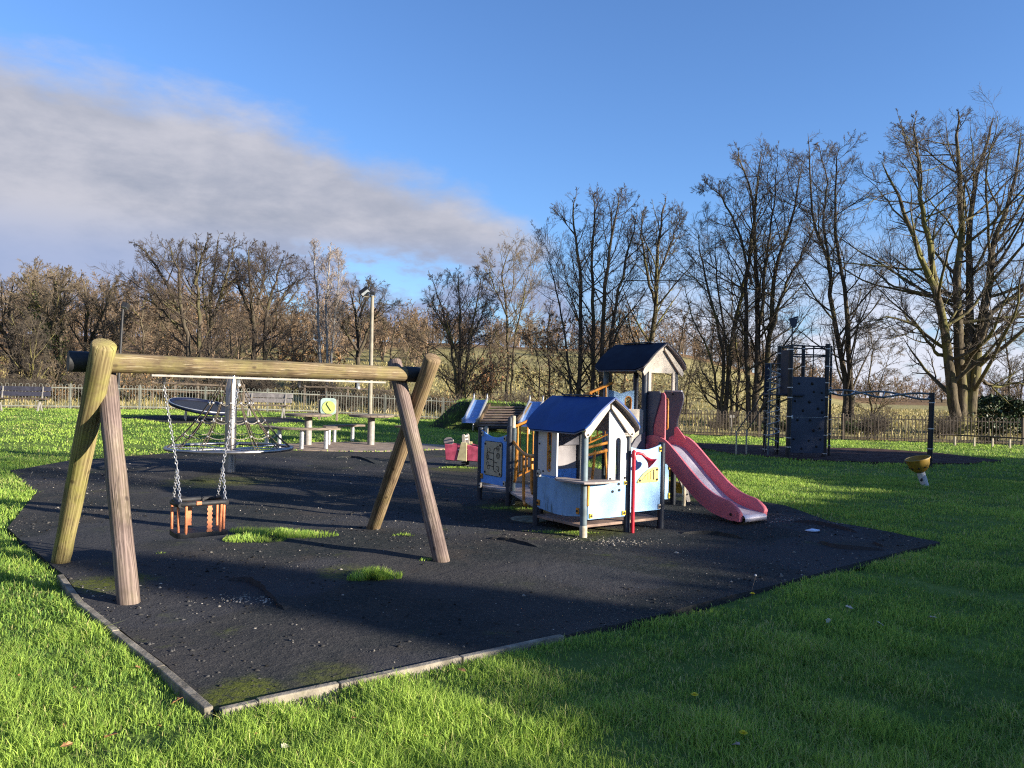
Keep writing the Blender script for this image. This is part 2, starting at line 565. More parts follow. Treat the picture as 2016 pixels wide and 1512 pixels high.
MAT['rope'] = M('dark_rope', (0.11, 0.085, 0.06), 0.9, 0.3, 60)
MAT['rope_pale'] = M('pale_rope', (0.34, 0.30, 0.24), 0.9, 0.3, 60)
MAT['clamp'] = M('white_rope_clamp', (0.42, 0.42, 0.42), 0.5, 0.1)
MAT['navy_ring'] = M('navy_ring', (0.006, 0.010, 0.032), 0.55, 0.2, 8, spec=.15)
MAT['slide_blue'] = M('blue_slide', (0.16, 0.30, 0.62), 0.35, 0.1, 6, metal=0.2)
MAT['lamp_pole'] = M('lamp_pole', (0.23, 0.20, 0.15), 0.6, 0.15, 4)
MAT['lamp_dark'] = M('lamp_head', (0.02, 0.02, 0.022), 0.5, 0.2)
MAT['glass'] = M('lamp_glass', (0.35, 0.38, 0.42), 0.12, 0.1)
MAT['clock_green'] = M('faded_clock_face', (0.50, 0.58, 0.17), 0.6, 0.12, 6)
MAT['clock_panel'] = M('pale_clock_panel', (0.40, 0.50, 0.46), 0.6, 0.12, 6)
MAT['paver'] = M('paving', (0.25, 0.19, 0.145), 0.85, 0.2, 4, 0.3, 25)
MAT['paper'] = M('paper', (0.62, 0.72, 0.9), 0.7, 0.1)
MAT['leaf_dead'] = M('dead_leaf', (0.30, 0.15, 0.06), 0.8, 0.4, 20)
MAT['flower'] = M('yellow_flower', (0.75, 0.60, 0.02), 0.7, 0.15, 30)
MAT['pebble'] = M('pebble', (0.25, 0.225, 0.19), 0.8, 0.6, 3)
MAT['fence_pale'] = M('pale_fence_steel', (0.21, 0.215, 0.185), 0.55, 0.15, 3, metal=0.2)
MAT['fence_brown'] = M('brown_grey_fence_steel', (0.095, 0.07, 0.052), 0.7, 0.25, 3)

# ------------------------------------------------------------------ ground, safety surface, kerb, grass
RUB_PX = [(20, 928), (135, 908), (340, 893), (480, 887), (600, 889), (740, 891), (885, 886), (1010, 893), (1180, 925), (1345, 968),
          (1480, 985), (1545, 998), (1640, 1030), (1760, 1052), (1850, 1072), (1700, 1108), (1560, 1145), (1430, 1180),
          (1300, 1213), (1100, 1256), (900, 1300), (660, 1352), (500, 1386), (425, 1405), (330, 1320), (170, 1195),
          (128, 1138), (60, 1082), (15, 1040), (40, 1008), (72, 972)]
RUB = [tuple(ground(*p))[:2] for p in RUB_PX]
CLIMB_PX = [(1340, 872), (1480, 877), (1600, 882), (1720, 884), (1850, 893), (1975, 908), (1900, 914), (1780, 913), (1600, 907),
            (1450, 895), (1385, 884)]
CLIMB = [tuple(ground(*p))[:2] for p in CLIMB_PX]
RING_PX = [(235, 823), (340, 818), (480, 823), (570, 822), (610, 831), (480, 838), (330, 833)]
RINGP = [tuple(ground(*p))[:2] for p in RING_PX]
PAVE_PX = [(540, 877), (640, 871), (800, 873), (900, 879), (900, 884), (740, 890), (600, 888), (540, 884)]
PAVE = [tuple(ground(*p))[:2] for p in PAVE_PX]


def inside(poly, X, Y):
    res = np.zeros(np.shape(X), bool)
    n = len(poly)
    for i in range(n):
        (x0, y0), (x1_, y1) = poly[i], poly[(i + 1) % n]
        if y0 == y1: continue
        c = ((y0 > Y) != (y1 > Y)) & (X < (x1_ - x0) * (Y - y0) / (y1 - y0) + x0)
        res ^= c
    return res


def edge_dist(poly, X, Y):
    d = np.full(np.shape(X), 1e9)
    n = len(poly)
    for i in range(n):
        ax, ay = poly[i]; bx, by = poly[(i + 1) % n]
        dx, dy = bx - ax, by - ay
        t = np.clip(((X - ax) * dx + (Y - ay) * dy) / (dx * dx + dy * dy), 0, 1)
        d = np.minimum(d, np.hypot(X - ax - t * dx, Y - ay - t * dy))
    return d


def wob(X, Y, s=1.0, k=0.0):
    """cheap smooth noise, about -1 to 1"""
    return (np.sin(X * 1.7 * s + k + 1.3 * np.sin(Y * 0.9 * s + k)) + np.sin(Y * 2.1 * s - k * 2 + 1.1 * np.sin(X * 1.3 * s + 2 * k))
            + np.sin((X + Y) * 3.7 * s + k * 3) * 0.6 + np.sin((X - Y * 1.3) * 6.1 * s + k) * 0.4) / 3.0


FENCE_LINE = [(-30, 27.8), (-19.3, 29.5), (-8, 34), (-3, 34.5), (2.5, 33.6), (6.5, 30.6), (18.2, 28), (26, 26.3)]


def beyond_fence(X, Y):
    fx = np.array([p[0] for p in FENCE_LINE]); fy = np.array([p[1] for p in FENCE_LINE])
    return Y - np.interp(X, fx, fy)


def make_ground():
    t = np.linspace(-1, 1, 301)
    ax = 13.0 * np.sinh(5.4 * t)
    X, Y = np.meshgrid(ax, ax + 8.0)
    Z = zg(X, Y)
    for poly, dep in ((RUB, 0.07), (CLIMB, 0.05), (RINGP, 0.05), (PAVE, 0.05)):
        Z = Z - dep * inside(poly, X, Y)
    n = len(t)
    V = np.stack([X.ravel(), Y.ravel(), Z.ravel()], 1)
    i = np.arange(n * n).reshape(n, n)
    q = np.stack([i[:-1, :-1].ravel(), i[:-1, 1:].ravel(), i[1:, 1:].ravel(), i[1:, :-1].ravel()], 1)
    bf = beyond_fence(X, Y)
    a = X / np.maximum(Y, 1)
    field = _ss((bf + 0.2) / 1.0) * (Y > 5)
    wood = _ss((Y - 112 - 14 * wob(X, Y, .03)) / 18) * _ss((0.62 - a) / 0.1) * (Y > 5)
    wood = np.maximum(wood, _ss((-0.30 - a + .05 * wob(X, Y, .1)) / 0.12) * _ss((Y - 62) / 10))
    leafy = _ss((bf + 0.7) / 0.8) * _ss((4.0 - bf) / 3.0) * (Y > 5)

    t_ = NT('ground_grass')
    o = t_.map('Object')
    n1 = t_.noise(o, 0.45, 5, 0.6); n2 = t_.noise(o, 3.0, 6, 0.65); n3 = t_.noise(o, 14.0, 5, 0.7)
    lawn = t_.mix(t_.step(n1, 0.35, 0.68), (0.075, 0.125, 0.028), (0.15, 0.21, 0.045))
    lawn = t_.mix(t_.math('MULTIPLY', t_.step(n2, 0.5, 0.72), 0.6), lawn, (0.17, 0.205, 0.045))
    lawn = t_.mix(t_.math('MULTIPLY', t_.step(n3, 0.52, 0.7), 0.55), lawn, (0.055, 0.075, 0.02))
    fld = t_.mix(t_.step(n1, 0.36, 0.64), (0.26, 0.225, 0.085), (0.37, 0.31, 0.145))
    fld = t_.mix(t_.math('MULTIPLY', t_.step(n2, 0.45, 0.7), 0.6), fld, (0.19, 0.175, 0.06))
    wd = t_.mix(t_.step(n1, 0.35, 0.65), (0.20, 0.115, 0.055), (0.27, 0.17, 0.085))
    wd = t_.mix(t_.math('MULTIPLY', t_.step(n2, 0.45, 0.65), 0.7), wd, (0.10, 0.06, 0.03))
    lf = t_.mix(t_.step(n2, 0.4, 0.62), (0.10, 0.07, 0.04), (0.24, 0.16, 0.08))
    c = t_.mix(t_.attr('field'), lawn, fld)
    c = t_.mix(t_.attr('wood'), c, wd)
    c = t_.mix(t_.math('MULTIPLY', t_.attr('leafy'), 0.85), c, lf)
    t_.bump(t_.math('ADD', t_.math('MULTIPLY', n2, 0.6), n3), 0.7, 0.06)
    mat_ = t_.done(c, 0.95, 0, 0.1)
    g = npmesh('ground', V, [q], mat_, None, True, {'field': field.ravel(), 'wood': wood.ravel(), 'leafy': leafy.ravel()})
    tag(g, kind='structure')


make_ground()


def sheet(name, poly, lift, mat_, step=0.5, relief=None):
    bm = bmesh.new()
    f = bm.faces.new([bm.verts.new((x, y, 0)) for x, y in poly])
    bmesh.ops.triangulate(bm, faces=[f])
    xs = [p[0] for p in poly]; ys = [p[1] for p in poly]
    for lo, hi, nrm in ((min(xs), max(xs), (1, 0, 0)), (min(ys), max(ys), (0, 1, 0))):
        k = lo + step
        while k < hi:
            co = (k, 0, 0) if nrm[0] else (0, k, 0)
            bmesh.ops.bisect_plane(bm, geom=bm.verts[:] + bm.edges[:] + bm.faces[:], plane_co=co, plane_no=nrm)
            k += step
    for v in bm.verts:
        v.co.z = z1(v.co.x, v.co.y) + lift + (relief(v.co.x, v.co.y) if relief else 0)
    # a skirt, so that the sheet has an edge
    be = [e for e in bm.edges if e.is_boundary]
    r = bmesh.ops.extrude_edge_only(bm, edges=be)
    for v in r['geom']:
        if isinstance(v, bmesh.types.BMVert): v.co.z -= 0.06
    bmesh.ops.recalc_face_normals(bm, faces=bm.faces[:])
    me = bpy.data.meshes.new(name); bm.to_mesh(me); bm.free()
    if sum(p.normal.z * p.area for p in me.polygons) < 0: me.flip_normals()
    me.polygons.foreach_set('use_smooth', [True] * len(me.polygons)); me.set_sharp_from_angle(angle=math.radians(40))
    me.materials.append(mat_)
    o = bpy.data.objects.new(name, me); COL.objects.link(o)
    return tag(o, kind='structure')


def rubber_mat():
    t = NT('wet_pour_rubber')
    o = t.map('Object')
    n0 = t.noise(o, 0.55, 4, 0.55); n1 = t.noise(o, 2.4, 6, 0.65); n2 = t.noise(o, 90.0, 3, 0.6); n3 = t.noise(o, 26, 5, 0.7)
    c = t.mix(t.step(n0, 0.38, 0.62), (0.022, 0.027, 0.028), (0.050, 0.0475, 0.047))
    c = t.mix(t.math('MULTIPLY', t.step(n3, 0.45, 0.7), 0.6), c, (0.070, 0.066, 0.062))
    c = t.mix(t.math('MULTIPLY', t.step(n2, 0.55, 0.72), 0.7), c, (0.11, 0.104, 0.10))
    wr = t.math('MULTIPLY', t.step(t.noise(o, 0.9, 5, .6, .4), .52, .66), .55)
    c = t.mix(wr, c, (0.070, 0.058, 0.048))
    pt = t.step(t.noise(o, 0.42, 2, .4, .2), .53, .56)      # older, smoother repair areas
    c = t.mix(t.math('MULTIPLY', pt, .55), c, (0.058, 0.058, 0.064))
    # moss: patches here and there
    mm = t.math('MULTIPLY', t.step(n1, 0.53, 0.70), t.step(t.noise(o, 0.75, 3), 0.52, 0.66))
    mm = t.math('MULTIPLY', mm, t.step(n3, 0.35, 0.6))
    c = t.mix(t.math('MULTIPLY', mm, 0.85), c, (0.075, 0.095, 0.014))
    for (px_, py_, rr_, am_) in ((205, 1155, .34, .95), (480, 1368, .22, .9), (640, 1335, .2, .5), (430, 950, .8, .55), (700, 1130, .3, .6), (1150, 1050, .5, .5), (1010, 1000, .5, .6), (1400, 985, .5, .6), (900, 925, .5, .6)):
        g_ = ground(px_, py_)
        vd = t.n('ShaderNodeVectorMath', operation='DISTANCE'); t.l(o, vd.inputs[0]); vd.inputs[1].default_value = tuple(g_)
        f_ = t.step(t.math('ADD', vd.outputs['Value'], t.math('MULTIPLY', t.math('SUBTRACT', n1, .5), rr_ * 2.2)), rr_ * 1.25, rr_ * .45)
        c = t.mix(t.math('MULTIPLY', t.math('MULTIPLY', f_, t.step(n3, .32, .58)), am_), c, (0.10, 0.115, 0.02))
    # pale grit
    v = t.n('ShaderNodeTexVoronoi'); v.inputs['Scale'].default_value = 26; t.l(o, v.inputs['Vector'])
    gr = t.math('MULTIPLY', t.math('SUBTRACT', 1.0, t.step(v.outputs['Distance'], 0.06, 0.12)), t.step(t.noise(o, 8, 3), 0.55, 0.62))
    c = t.mix(t.math('MULTIPLY', gr, 0.7), c, (0.24, 0.22, 0.20))
    h = t.math('ADD', t.math('MULTIPLY', n3, 0.7), t.math('MULTIPLY', n2, 0.35))
    h = t.math('ADD', h, t.math('MULTIPLY', t.noise(o, 6, 4, 0.6), 1.1))
    t.bump(h, 0.8, 0.03)
    return t.done(c, 0.95, 0, 0.08)


MAT['rubber'] = rubber_mat()


def rub_relief(x, y):
    return float(0.012 * wob(x, y, 0.9) + 0.009 * wob(x, y, 2.3, 1.0) + .004 * wob(x, y, 6.1, 2.2))


sheet('safety_surface', RUB, 0.016, MAT['rubber'], 0.14, rub_relief)
MAT['rubber_red'] = M('red_brown_rubber', (0.075, 0.046, 0.042), 0.95, 0.3, 3, 0.4, 40, spec=.06)
sheet('climbing_surface', CLIMB, 0.022, MAT['rubber_red'], 0.5)
sheet('path', RINGP, 0.022, MAT['rubber'], 0.5)
sheet('paving', PAVE, 0.022, MAT['paver'], 0.4)


def make_kerb():
    b = MB()
    pts = [RUB[i] for i in (26, 25, 24, 23, 22, 21, 20, 19)]
    rng = random.Random(4)
    for (x0, y0), (x1_, y1) in zip(pts, pts[1:]):
        d = Vector((x1_ - x0, y1 - y0, 0)); l = d.length; d.normalize()
        nn = Vector((d.y, -d.x, 0))
        # outward side
        mx, my = (x0 + x1_) / 2 + nn.x * 0.05, (y0 + y1) / 2 + nn.y * 0.05
        if inside(RUB, np.array([mx]), np.array([my]))[0]: nn = -nn
        k = max(1, round(l / 0.9))
        for i in range(k):
            p = Vector((x0, y0, 0)) + d * (l * i / k + 0.004) + nn * (0.038 + rng.uniform(-.006, .006))
            q = Vector((x0, y0, 0)) + d * (l * (i + 1) / k - 0.004) + nn * (0.038 + rng.uniform(-.006, .006))
            for v in (p, q): v.z = z1(v.x, v.y) - 0.025 + rng.uniform(-.004, .004)
            b.bar(p, q, 0.046, 0.12)
    tag(b.build('kerb', M('concrete_edging', (0.23, 0.20, 0.155), 0.9, 0.35, 7, 0.6, 50, dirt=(0.06, 0.07, 0.02), dirt_amt=0.8), bevel=0.006),
        kind='structure')


make_kerb()


def blade_mat(name, dark, light, dry, trans=0.35):
    t = NT(name)
    a = t.attr('tint'); r = t.attr('dry')
    c = t.mix(a, dark, light)
    c = t.mix(r, c, dry)
    t.done(c, 0.6, 0, 0.25)
    tr = t.n('ShaderNodeBsdfTranslucent'); t.l(c, tr.inputs['Color'])
    mx = t.n('ShaderNodeMixShader'); mx.inputs[0].default_value = trans
    t.l(t.b.outputs[0], mx.inputs[1]); t.l(tr.outputs[0], mx.inputs[2]); t.l(mx.outputs[0], t.out.inputs['Surface'])
    return t.m


MAT['blade'] = blade_mat('grass_blades', (0.115, 0.225, 0.046), (0.41, 0.56, 0.090), (0.60, 0.52, 0.23), 0.42)
MAT['tussock'] = blade_mat('field_tussocks', (0.24, 0.21, 0.075), (0.42, 0.34, 0.15), (0.52, 0.43, 0.25), 0.25)


def blades(name, X, Y, h, w, mat_, seed, lean=0.5, base=0.0, tint=None, dry=None, kind='stuff'):
    rng = np.random.default_rng(seed)
    n = len(X)
    Z = zg(X, Y) + base
    yaw = rng.uniform(0, 2 * np.pi, n); ld = rng.uniform(0, 2 * np.pi, n)
    ln = np.abs(rng.normal(0, lean, n)) + 0.12
    px, py = np.cos(yaw) * w / 2, np.sin(yaw) * w / 2
    lx, ly = np.cos(ld) * ln * h, np.sin(ld) * ln * h
    up = h / np.sqrt(1 + ln * ln * 0.7)
    V = np.empty((n, 5, 3), np.float32)
    V[:, 0] = np.stack([X - px, Y - py, Z - 0.01], 1); V[:, 1] = np.stack([X + px, Y + py, Z - 0.01], 1)
    mx, my, mz = X + lx * 0.32, Y + ly * 0.32, Z + up * 0.58
    V[:, 2] = np.stack([mx + px * .8, my + py * .8, mz], 1); V[:, 3] = np.stack([mx - px * .8, my - py * .8, mz], 1)
    V[:, 4] = np.stack([X + lx, Y + ly, Z + up], 1)
    i = (np.arange(n) * 5)[:, None]
    q = i + np.array([[0, 1, 2, 3]]); t3 = i + np.array([[3, 2, 4]])
    if tint is None: tint = rng.uniform(0, 1, n)
    if dry is None: dry = (rng.uniform(0, 1, n) < 0.06) * rng.uniform(0.3, 0.9, n)
    o = npmesh(name, V.reshape(-1, 3), [q, t3], mat_, None, True, {'tint': np.repeat(tint, 5), 'dry': np.repeat(dry, 5)})
    return tag(o, kind=kind)


def lawn():
    rng = np.random.default_rng(11)
    XS, YS, HS, WS, TS, DS = [], [], [], [], [], []
    for (y0, y1, am, dens, h0, w0) in ((2.4, 5, 1.05, 12500, 0.042, 0.0042), (5, 9, .86, 5200, 0.040, 0.0064), (9, 16, .80, 1900, 0.038, 0.010),
                                       (16, 36, .78, 330, 0.040, 0.020)):
        n = int(dens * am * (y1 * y1 - y0 * y0))
        Y = np.sqrt(rng.uniform(y0 * y0, y1 * y1, n)); X = rng.uniform(-am, am, n) * Y
        cl = wob(X, Y, 1.6, 2.0) + 0.6 * wob(X, Y, 5.0, 0.4)      # clumps
        keep = ~inside(RUB, X, Y) & ~inside(CLIMB, X, Y) & ~inside(RINGP, X, Y) & ~inside(PAVE, X, Y)
        keep &= (beyond_fence(X, Y) < 0.3)
        keep &= rng.uniform(0, 1, n) < np.clip(0.74 + 0.62 * cl, 0.10, 1)
        keep &= ~((wob(X, Y, .62, 7.) > .62) & (rng.uniform(0, 1, n) < .62))
        ed = edge_dist(RUB, X, Y)
        keep &= (ed > 0.065) | ((rng.uniform(0, 1, n) < 0.22) & (ed > .01)) | (Y > 9)
        X, Y, cl, ed = X[keep], Y[keep], cl[keep], ed[keep]
        n = len(X)
        h = h0 * np.clip(1 + 0.55 * cl, 0.45, 1.9) * rng.uniform(0.55, 1.5, n)
        h *= 1 - .45 * (ed < .10) * (Y < 9)
        long = np.clip(1 - (Y - 3) / 5, 0, 1)
        h *= 1 + 0.45 * long * np.clip(cl + .2, 0, 1)
        XS.append(X); YS.append(Y); HS.append(h); WS.append(w0 * rng.uniform(0.7, 1.35, n))
        TS.append(np.clip(0.46 + 0.30 * cl + 0.38 * wob(X, Y, .35, 3.) + rng.normal(0, 0.30, n), 0, 1))
        DS.append((rng.uniform(0, 1, n) < 0.06 + 0.16 * (wob(X, Y, .7, 5.) > .35)) * rng.uniform(0.3, 0.95, n))
    c = np.concatenate
    blades('grass', c(XS), c(YS), c(HS), c(WS), MAT['blade'], 3, 0.85, 0.0, c(TS), c(DS))


lawn()


def field_grass():
    rng = np.random.default_rng(5)
    n = 70000
    Y = np.sqrt(rng.uniform(29 * 29, 95 * 95, n)); X = rng.uniform(-.8, .8, n) * Y
    b = beyond_fence(X, Y)
    k = (b > 0.5) & (rng.uniform(0, 1, n) < np.clip(.6 + .7 * wob(X, Y, .5), .1, 1))
    X, Y = X[k], Y[k]; n = len(X)
    blades('field_grass', X, Y, rng.uniform(.10, .34, n), rng.uniform(.03, .07, n) * (Y / 45), MAT['tussock'], 6, 0.6)


field_grass()


def tuft(px, py, rx, ry, n, h, seed, label):
    c = ground(px, py)
    rng = np.random.default_rng(seed)
    a = rng.uniform(0, 2 * np.pi, n); r = np.sqrt(rng.uniform(0, 1, n))
    rr = 1 + .35 * np.sin(a * 3 + seed) + .2 * np.sin(a * 5 + 1)
    X = c.x + np.cos(a) * r * rx * rr; Y = c.y + np.sin(a) * r * ry * rr
    o = blades('grass_tuft', X, Y, h * rng.uniform(.5, 1.4, n) * (1.15 - r * .6), rng.uniform(.004, .008, n), MAT["blade"], seed, 0.6, 0.014,
               np.clip(rng.normal(.55, .28, n), 0, 1), None, None)
    tag(o, label, 'grass tuft', 'grass tufts growing through the black rubber')


tuft(535, 1058, .45, .36, 3000, .07, 1, 'wide bright green grass patch growing through the rubber beside the toddler swing')
tuft(733, 1138, .17, .13, 1100, .075, 2, 'small round bright grass tuft in the rubber left of the near right swing leg')
tuft(795, 1057, .10, .05, 120, .035, 3, 'thin mossy grass tuft at the foot of the far right swing leg')
tuft(850, 1106, .10, .06, 110, .035, 4, 'thin grass tuft at the foot of the near right swing leg')
tuft(318, 1095, .05, .03, 40, .035, 5, 'tiny grass sprig in the rubber between the left swing legs and the seat')
tuft(1110, 1052, .35, .10, 500, .03, 6, 'low mossy grass strip under the front edge of the playhouse')
tuft(1000, 1005, .30, .12, 500, .04, 7, 'low grass strip under the orange bridge rails')
tuft(900, 922, .35, .12, 400, .035, 8, 'low grass strip below the pink spring rocker')

# ------------------------------------------------------------------ trees, shrubs and woodland
def bark_mat(name, dark, light, moss, moss_amt):
    t = NT(name)
    v = t.map('Object', (5, 5, 1.1))
    n1 = t.noise(v, 1.6, 7, .7); n2 = t.noise(t.map('Object', (1, 1, .4)), .9, 5, .65)
    c = t.mix(t.step(n1, .32, .68), dark, light)
    c = t.mix(t.math('MULTIPLY', t.step(n2, .46, .62), moss_amt), c, moss)
    t.bump(n1, .7, .05)
    return t.done(c, .9, 0, .15)


MAT['bark'] = bark_mat('mossy_bark', (.050, .040, .028), (.14, .112, .075), (.18, .17, .048), .70)
MAT['bark_dark'] = bark_mat('dark_bark', (.035, .028, .022), (.11, .088, .066), (.13, .125, .04), .4)
MAT['bark_birch'] = bark_mat('pale_birch_bark', (.25, .22, .19), (.48, .45, .40), (.12, .10, .08), .4)
MAT['twig'] = M('twig', (.085, .068, .052), .9, .3, .8)
MAT['twig_dark'] = M('dark_twig', (.070, .052, .040), .9, .3, .8)
MAT['twig_tan'] = M('tan_twig', (.18, .138, .092), .9, .3, .6)
MAT['twig_birch'] = M('pale_twig', (.34, .27, .225), .9, .2, .8)
MAT['twig_far'] = M('woodland_twig', (.165, .115, .072), .95, .5, .07)
MAT['leaf_brown'] = M('beech_leaf', (.27, .155, .065), .8, .4, 1.5)
MAT['leaf_orange'] = M('orange_leaf', (.52, .26, .12), .8, .3, 2.)
MAT['ivy'] = M('ivy_leaf', (.055, .085, .018), .5, .45, 2.2)
MAT['evergreen'] = M('evergreen_leaf', (.028, .055, .016), .5, .45, 2.2)


def catmull(P, n):
    P = [Vector(p) for p in P]
    seg = max(1, math.ceil(n / (len(P) - 1)))
    out = []
    m_ = len(P)
    for i in range(m_ - 1):
        p0, p1, p2, p3 = P[max(0, i - 1)], P[i], P[i + 1], P[min(m_ - 1, i + 2)]
        for k in range(seg):
            t = k / seg
            out.append(0.5 * ((2 * p1) + (p2 - p0) * t + (2 * p0 - 5 * p1 + 4 * p2 - p3) * t * t + (3 * p1 - p0 - 3 * p2 + p3) * t ** 3))
    out.append(P[-1])
    out = np.array([tuple(p) for p in out])
    s = np.linspace(0, len(out) - 1, n); i = np.minimum(s.astype(int), len(out) - 2); f = (s - i)[:, None]
    return out[i] * (1 - f) + out[i + 1] * f


def unit(v): return v / np.maximum(np.linalg.norm(v, axis=-1, keepdims=True), 1e-9)


def spawn(P, R, n, tmin, tmax, ratio, ang, K, wig, trop, rr, rend, rng, tip=0.5, lmin=0.0, lim=None):
    """n side branches on every polyline of P (N, k, 3); radii R (N, k)"""
    N_, k = P.shape[0], P.shape[1]
    L_ = np.linalg.norm(np.diff(P, axis=1), axis=2).sum(1)
    t = tmin + (tmax - tmin) * ((np.arange(n)[None, :] + rng.uniform(0, 1, (N_, n))) / n)
    pid = np.repeat(np.arange(N_), n); t = t.ravel()
    s = t * (k - 1); i = np.minimum(s.astype(int), k - 2); f = s - i
    p0 = P[pid, i] * (1 - f)[:, None] + P[pid, i + 1] * f[:, None]
    tan = unit(P[pid, i + 1] - P[pid, i])
    rnd = rng.normal(0, 1, (N_ * n, 3))
    perp = unit(np.cross(tan, rnd))
    a = np.radians(ang) * rng.uniform(.65, 1.35, N_ * n)
    d = tan * np.cos(a)[:, None] + perp * np.sin(a)[:, None]
    ln = np.maximum(L_[pid] * ratio * (1 - (1 - tip) * t) * rng.uniform(.55, 1.3, N_ * n), lmin)
    if lim is not None: ln = np.minimum(ln, np.maximum(lim(p0) - p0[:, 2], .10) * 1.15 + .10)
    r0 = (R[pid, i] * (1 - f) + R[pid, i + 1] * f) * rr
    out = np.empty((N_ * n, K, 3)); out[:, 0] = p0
    for j in range(1, K):
        d = unit(d + wig * rng.normal(0, 1, d.shape) + np.array([0, 0, trop]))
        out[:, j] = out[:, j - 1] + d * (ln / (K - 1))[:, None]
    tt = np.linspace(0, 1, K)[None, :]
    rad = np.maximum(r0, rend)[:, None] * (1 - tt) ** .9 + rend * tt
    return out, rad


def tubes(P, R, S_):
    N_, K = P.shape[:2]
    tan = unit(P[:, -1] - P[:, 0])
    ref = np.where(np.abs(tan[:, 2:3]) > .9, np.array([[1., 0, 0]]), np.array([[0, 0, 1.]]))
    u = unit(np.cross(tan, ref)); v = np.cross(tan, u)
    a = 2 * np.pi * np.arange(S_) / S_
    off = u[:, None, None, :] * np.cos(a)[None, None, :, None] + v[:, None, None, :] * np.sin(a)[None, None, :, None]
    V = P[:, :, None, :] + off * R[:, :, None, None]
    base = (np.arange(N_) * K * S_)[:, None, None]
    k = np.arange(K - 1)[None, :, None] * S_; s = np.arange(S_)[None, None, :]; s2 = (s + 1) % S_
    q = np.stack([base + k + s, base + k + s2, base + k + S_ + s2, base + k + S_ + s], -1)
    return V.reshape(-1, 3), q.reshape(-1, 4)


def merge(parts):
    V, Q, o = [], [], 0
    for v, q in parts:
        V.append(v); Q.append(q + o); o += len(v)
    return np.concatenate(V), np.concatenate(Q)


def leaf_quads(C, size, rng, flat=0.0):
    n = len(C)
    d1 = unit(rng.normal(0, 1, (n, 3))); d2 = unit(np.cross(d1, rng.normal(0, 1, (n, 3))))
    if flat: d1[:, 2] *= 1 - flat; d2[:, 2] *= 1 - flat
    s = (size * rng.uniform(.6, 1.4, n))[:, None]
    V = np.stack([C - d1 * s, C + d2 * s * .55, C + d1 * s, C - d2 * s * .55], 1)
    q = (np.arange(n) * 4)[:, None] + np.arange(4)[None]
    return V.reshape(-1, 3), q


SPEC = {   # branches per level: n, tmin, tmax, length ratio, angle, points, wiggle, upward pull, radius ratio, end radius
    'spread': [(17, .24, 1., .50, 58, 11, .10, .045, .46, .010), (7, .22, 1., .48, 42, 7, .13, .035, .52, .007), (7, .20, 1., .54, 40, 4, .13, .03, .6, .0046), (6, .12, 1., .62, 36, 3, .14, .02, .8, .0032)],
    'tall':   [(21, .16, 1., .29, 50, 9, .10, .055, .44, .010), (7, .22, 1., .50, 40, 6, .13, .04, .52, .007), (7, .20, 1., .54, 40, 4, .13, .03, .6, .0046), (5, .12, 1., .62, 36, 3, .14, .02, .8, .0032)],
    'fan':    [(18, .16, 1., .40, 46, 9, .09, .05, .44, .010), (7, .22, 1., .48, 40, 6, .12, .04, .52, .007), (7, .20, 1., .54, 38, 4, .13, .03, .6, .0046), (5, .12, 1., .62, 36, 3, .14, .02, .8, .0032)],
    'droop':  [(15, .14, 1., .46, 54, 9, .10, .02, .46, .010), (7, .20, 1., .48, 40, 6, .13, .01, .52, .007), (7, .20, 1., .54, 38, 4, .13, .01, .6, .0046), (5, .12, 1., .62, 36, 3, .14, .0, .8, .0032)],
    'birch':  [(28, .18, 1., .19, 32, 7, .07, .08, .4, .009), (7, .2, 1., .50, 34, 5, .12, .04, .55, .006), (6, .2, 1., .55, 36, 4, .12, .03, .6, .0045), (5, .15, 1., .6, 34, 3, .14, .02, .8, .0034)],
    'bushy':  [(17, .08, 1., .50, 52, 9, .11, .06, .5, .012), (8, .15, 1., .48, 44, 6, .13, .05, .55, .009), (8, .15, 1., .52, 42, 4, .14, .05, .6, .006), (6, .12, 1., .6, 38, 3, .16, .03, .8, .0046)],
}


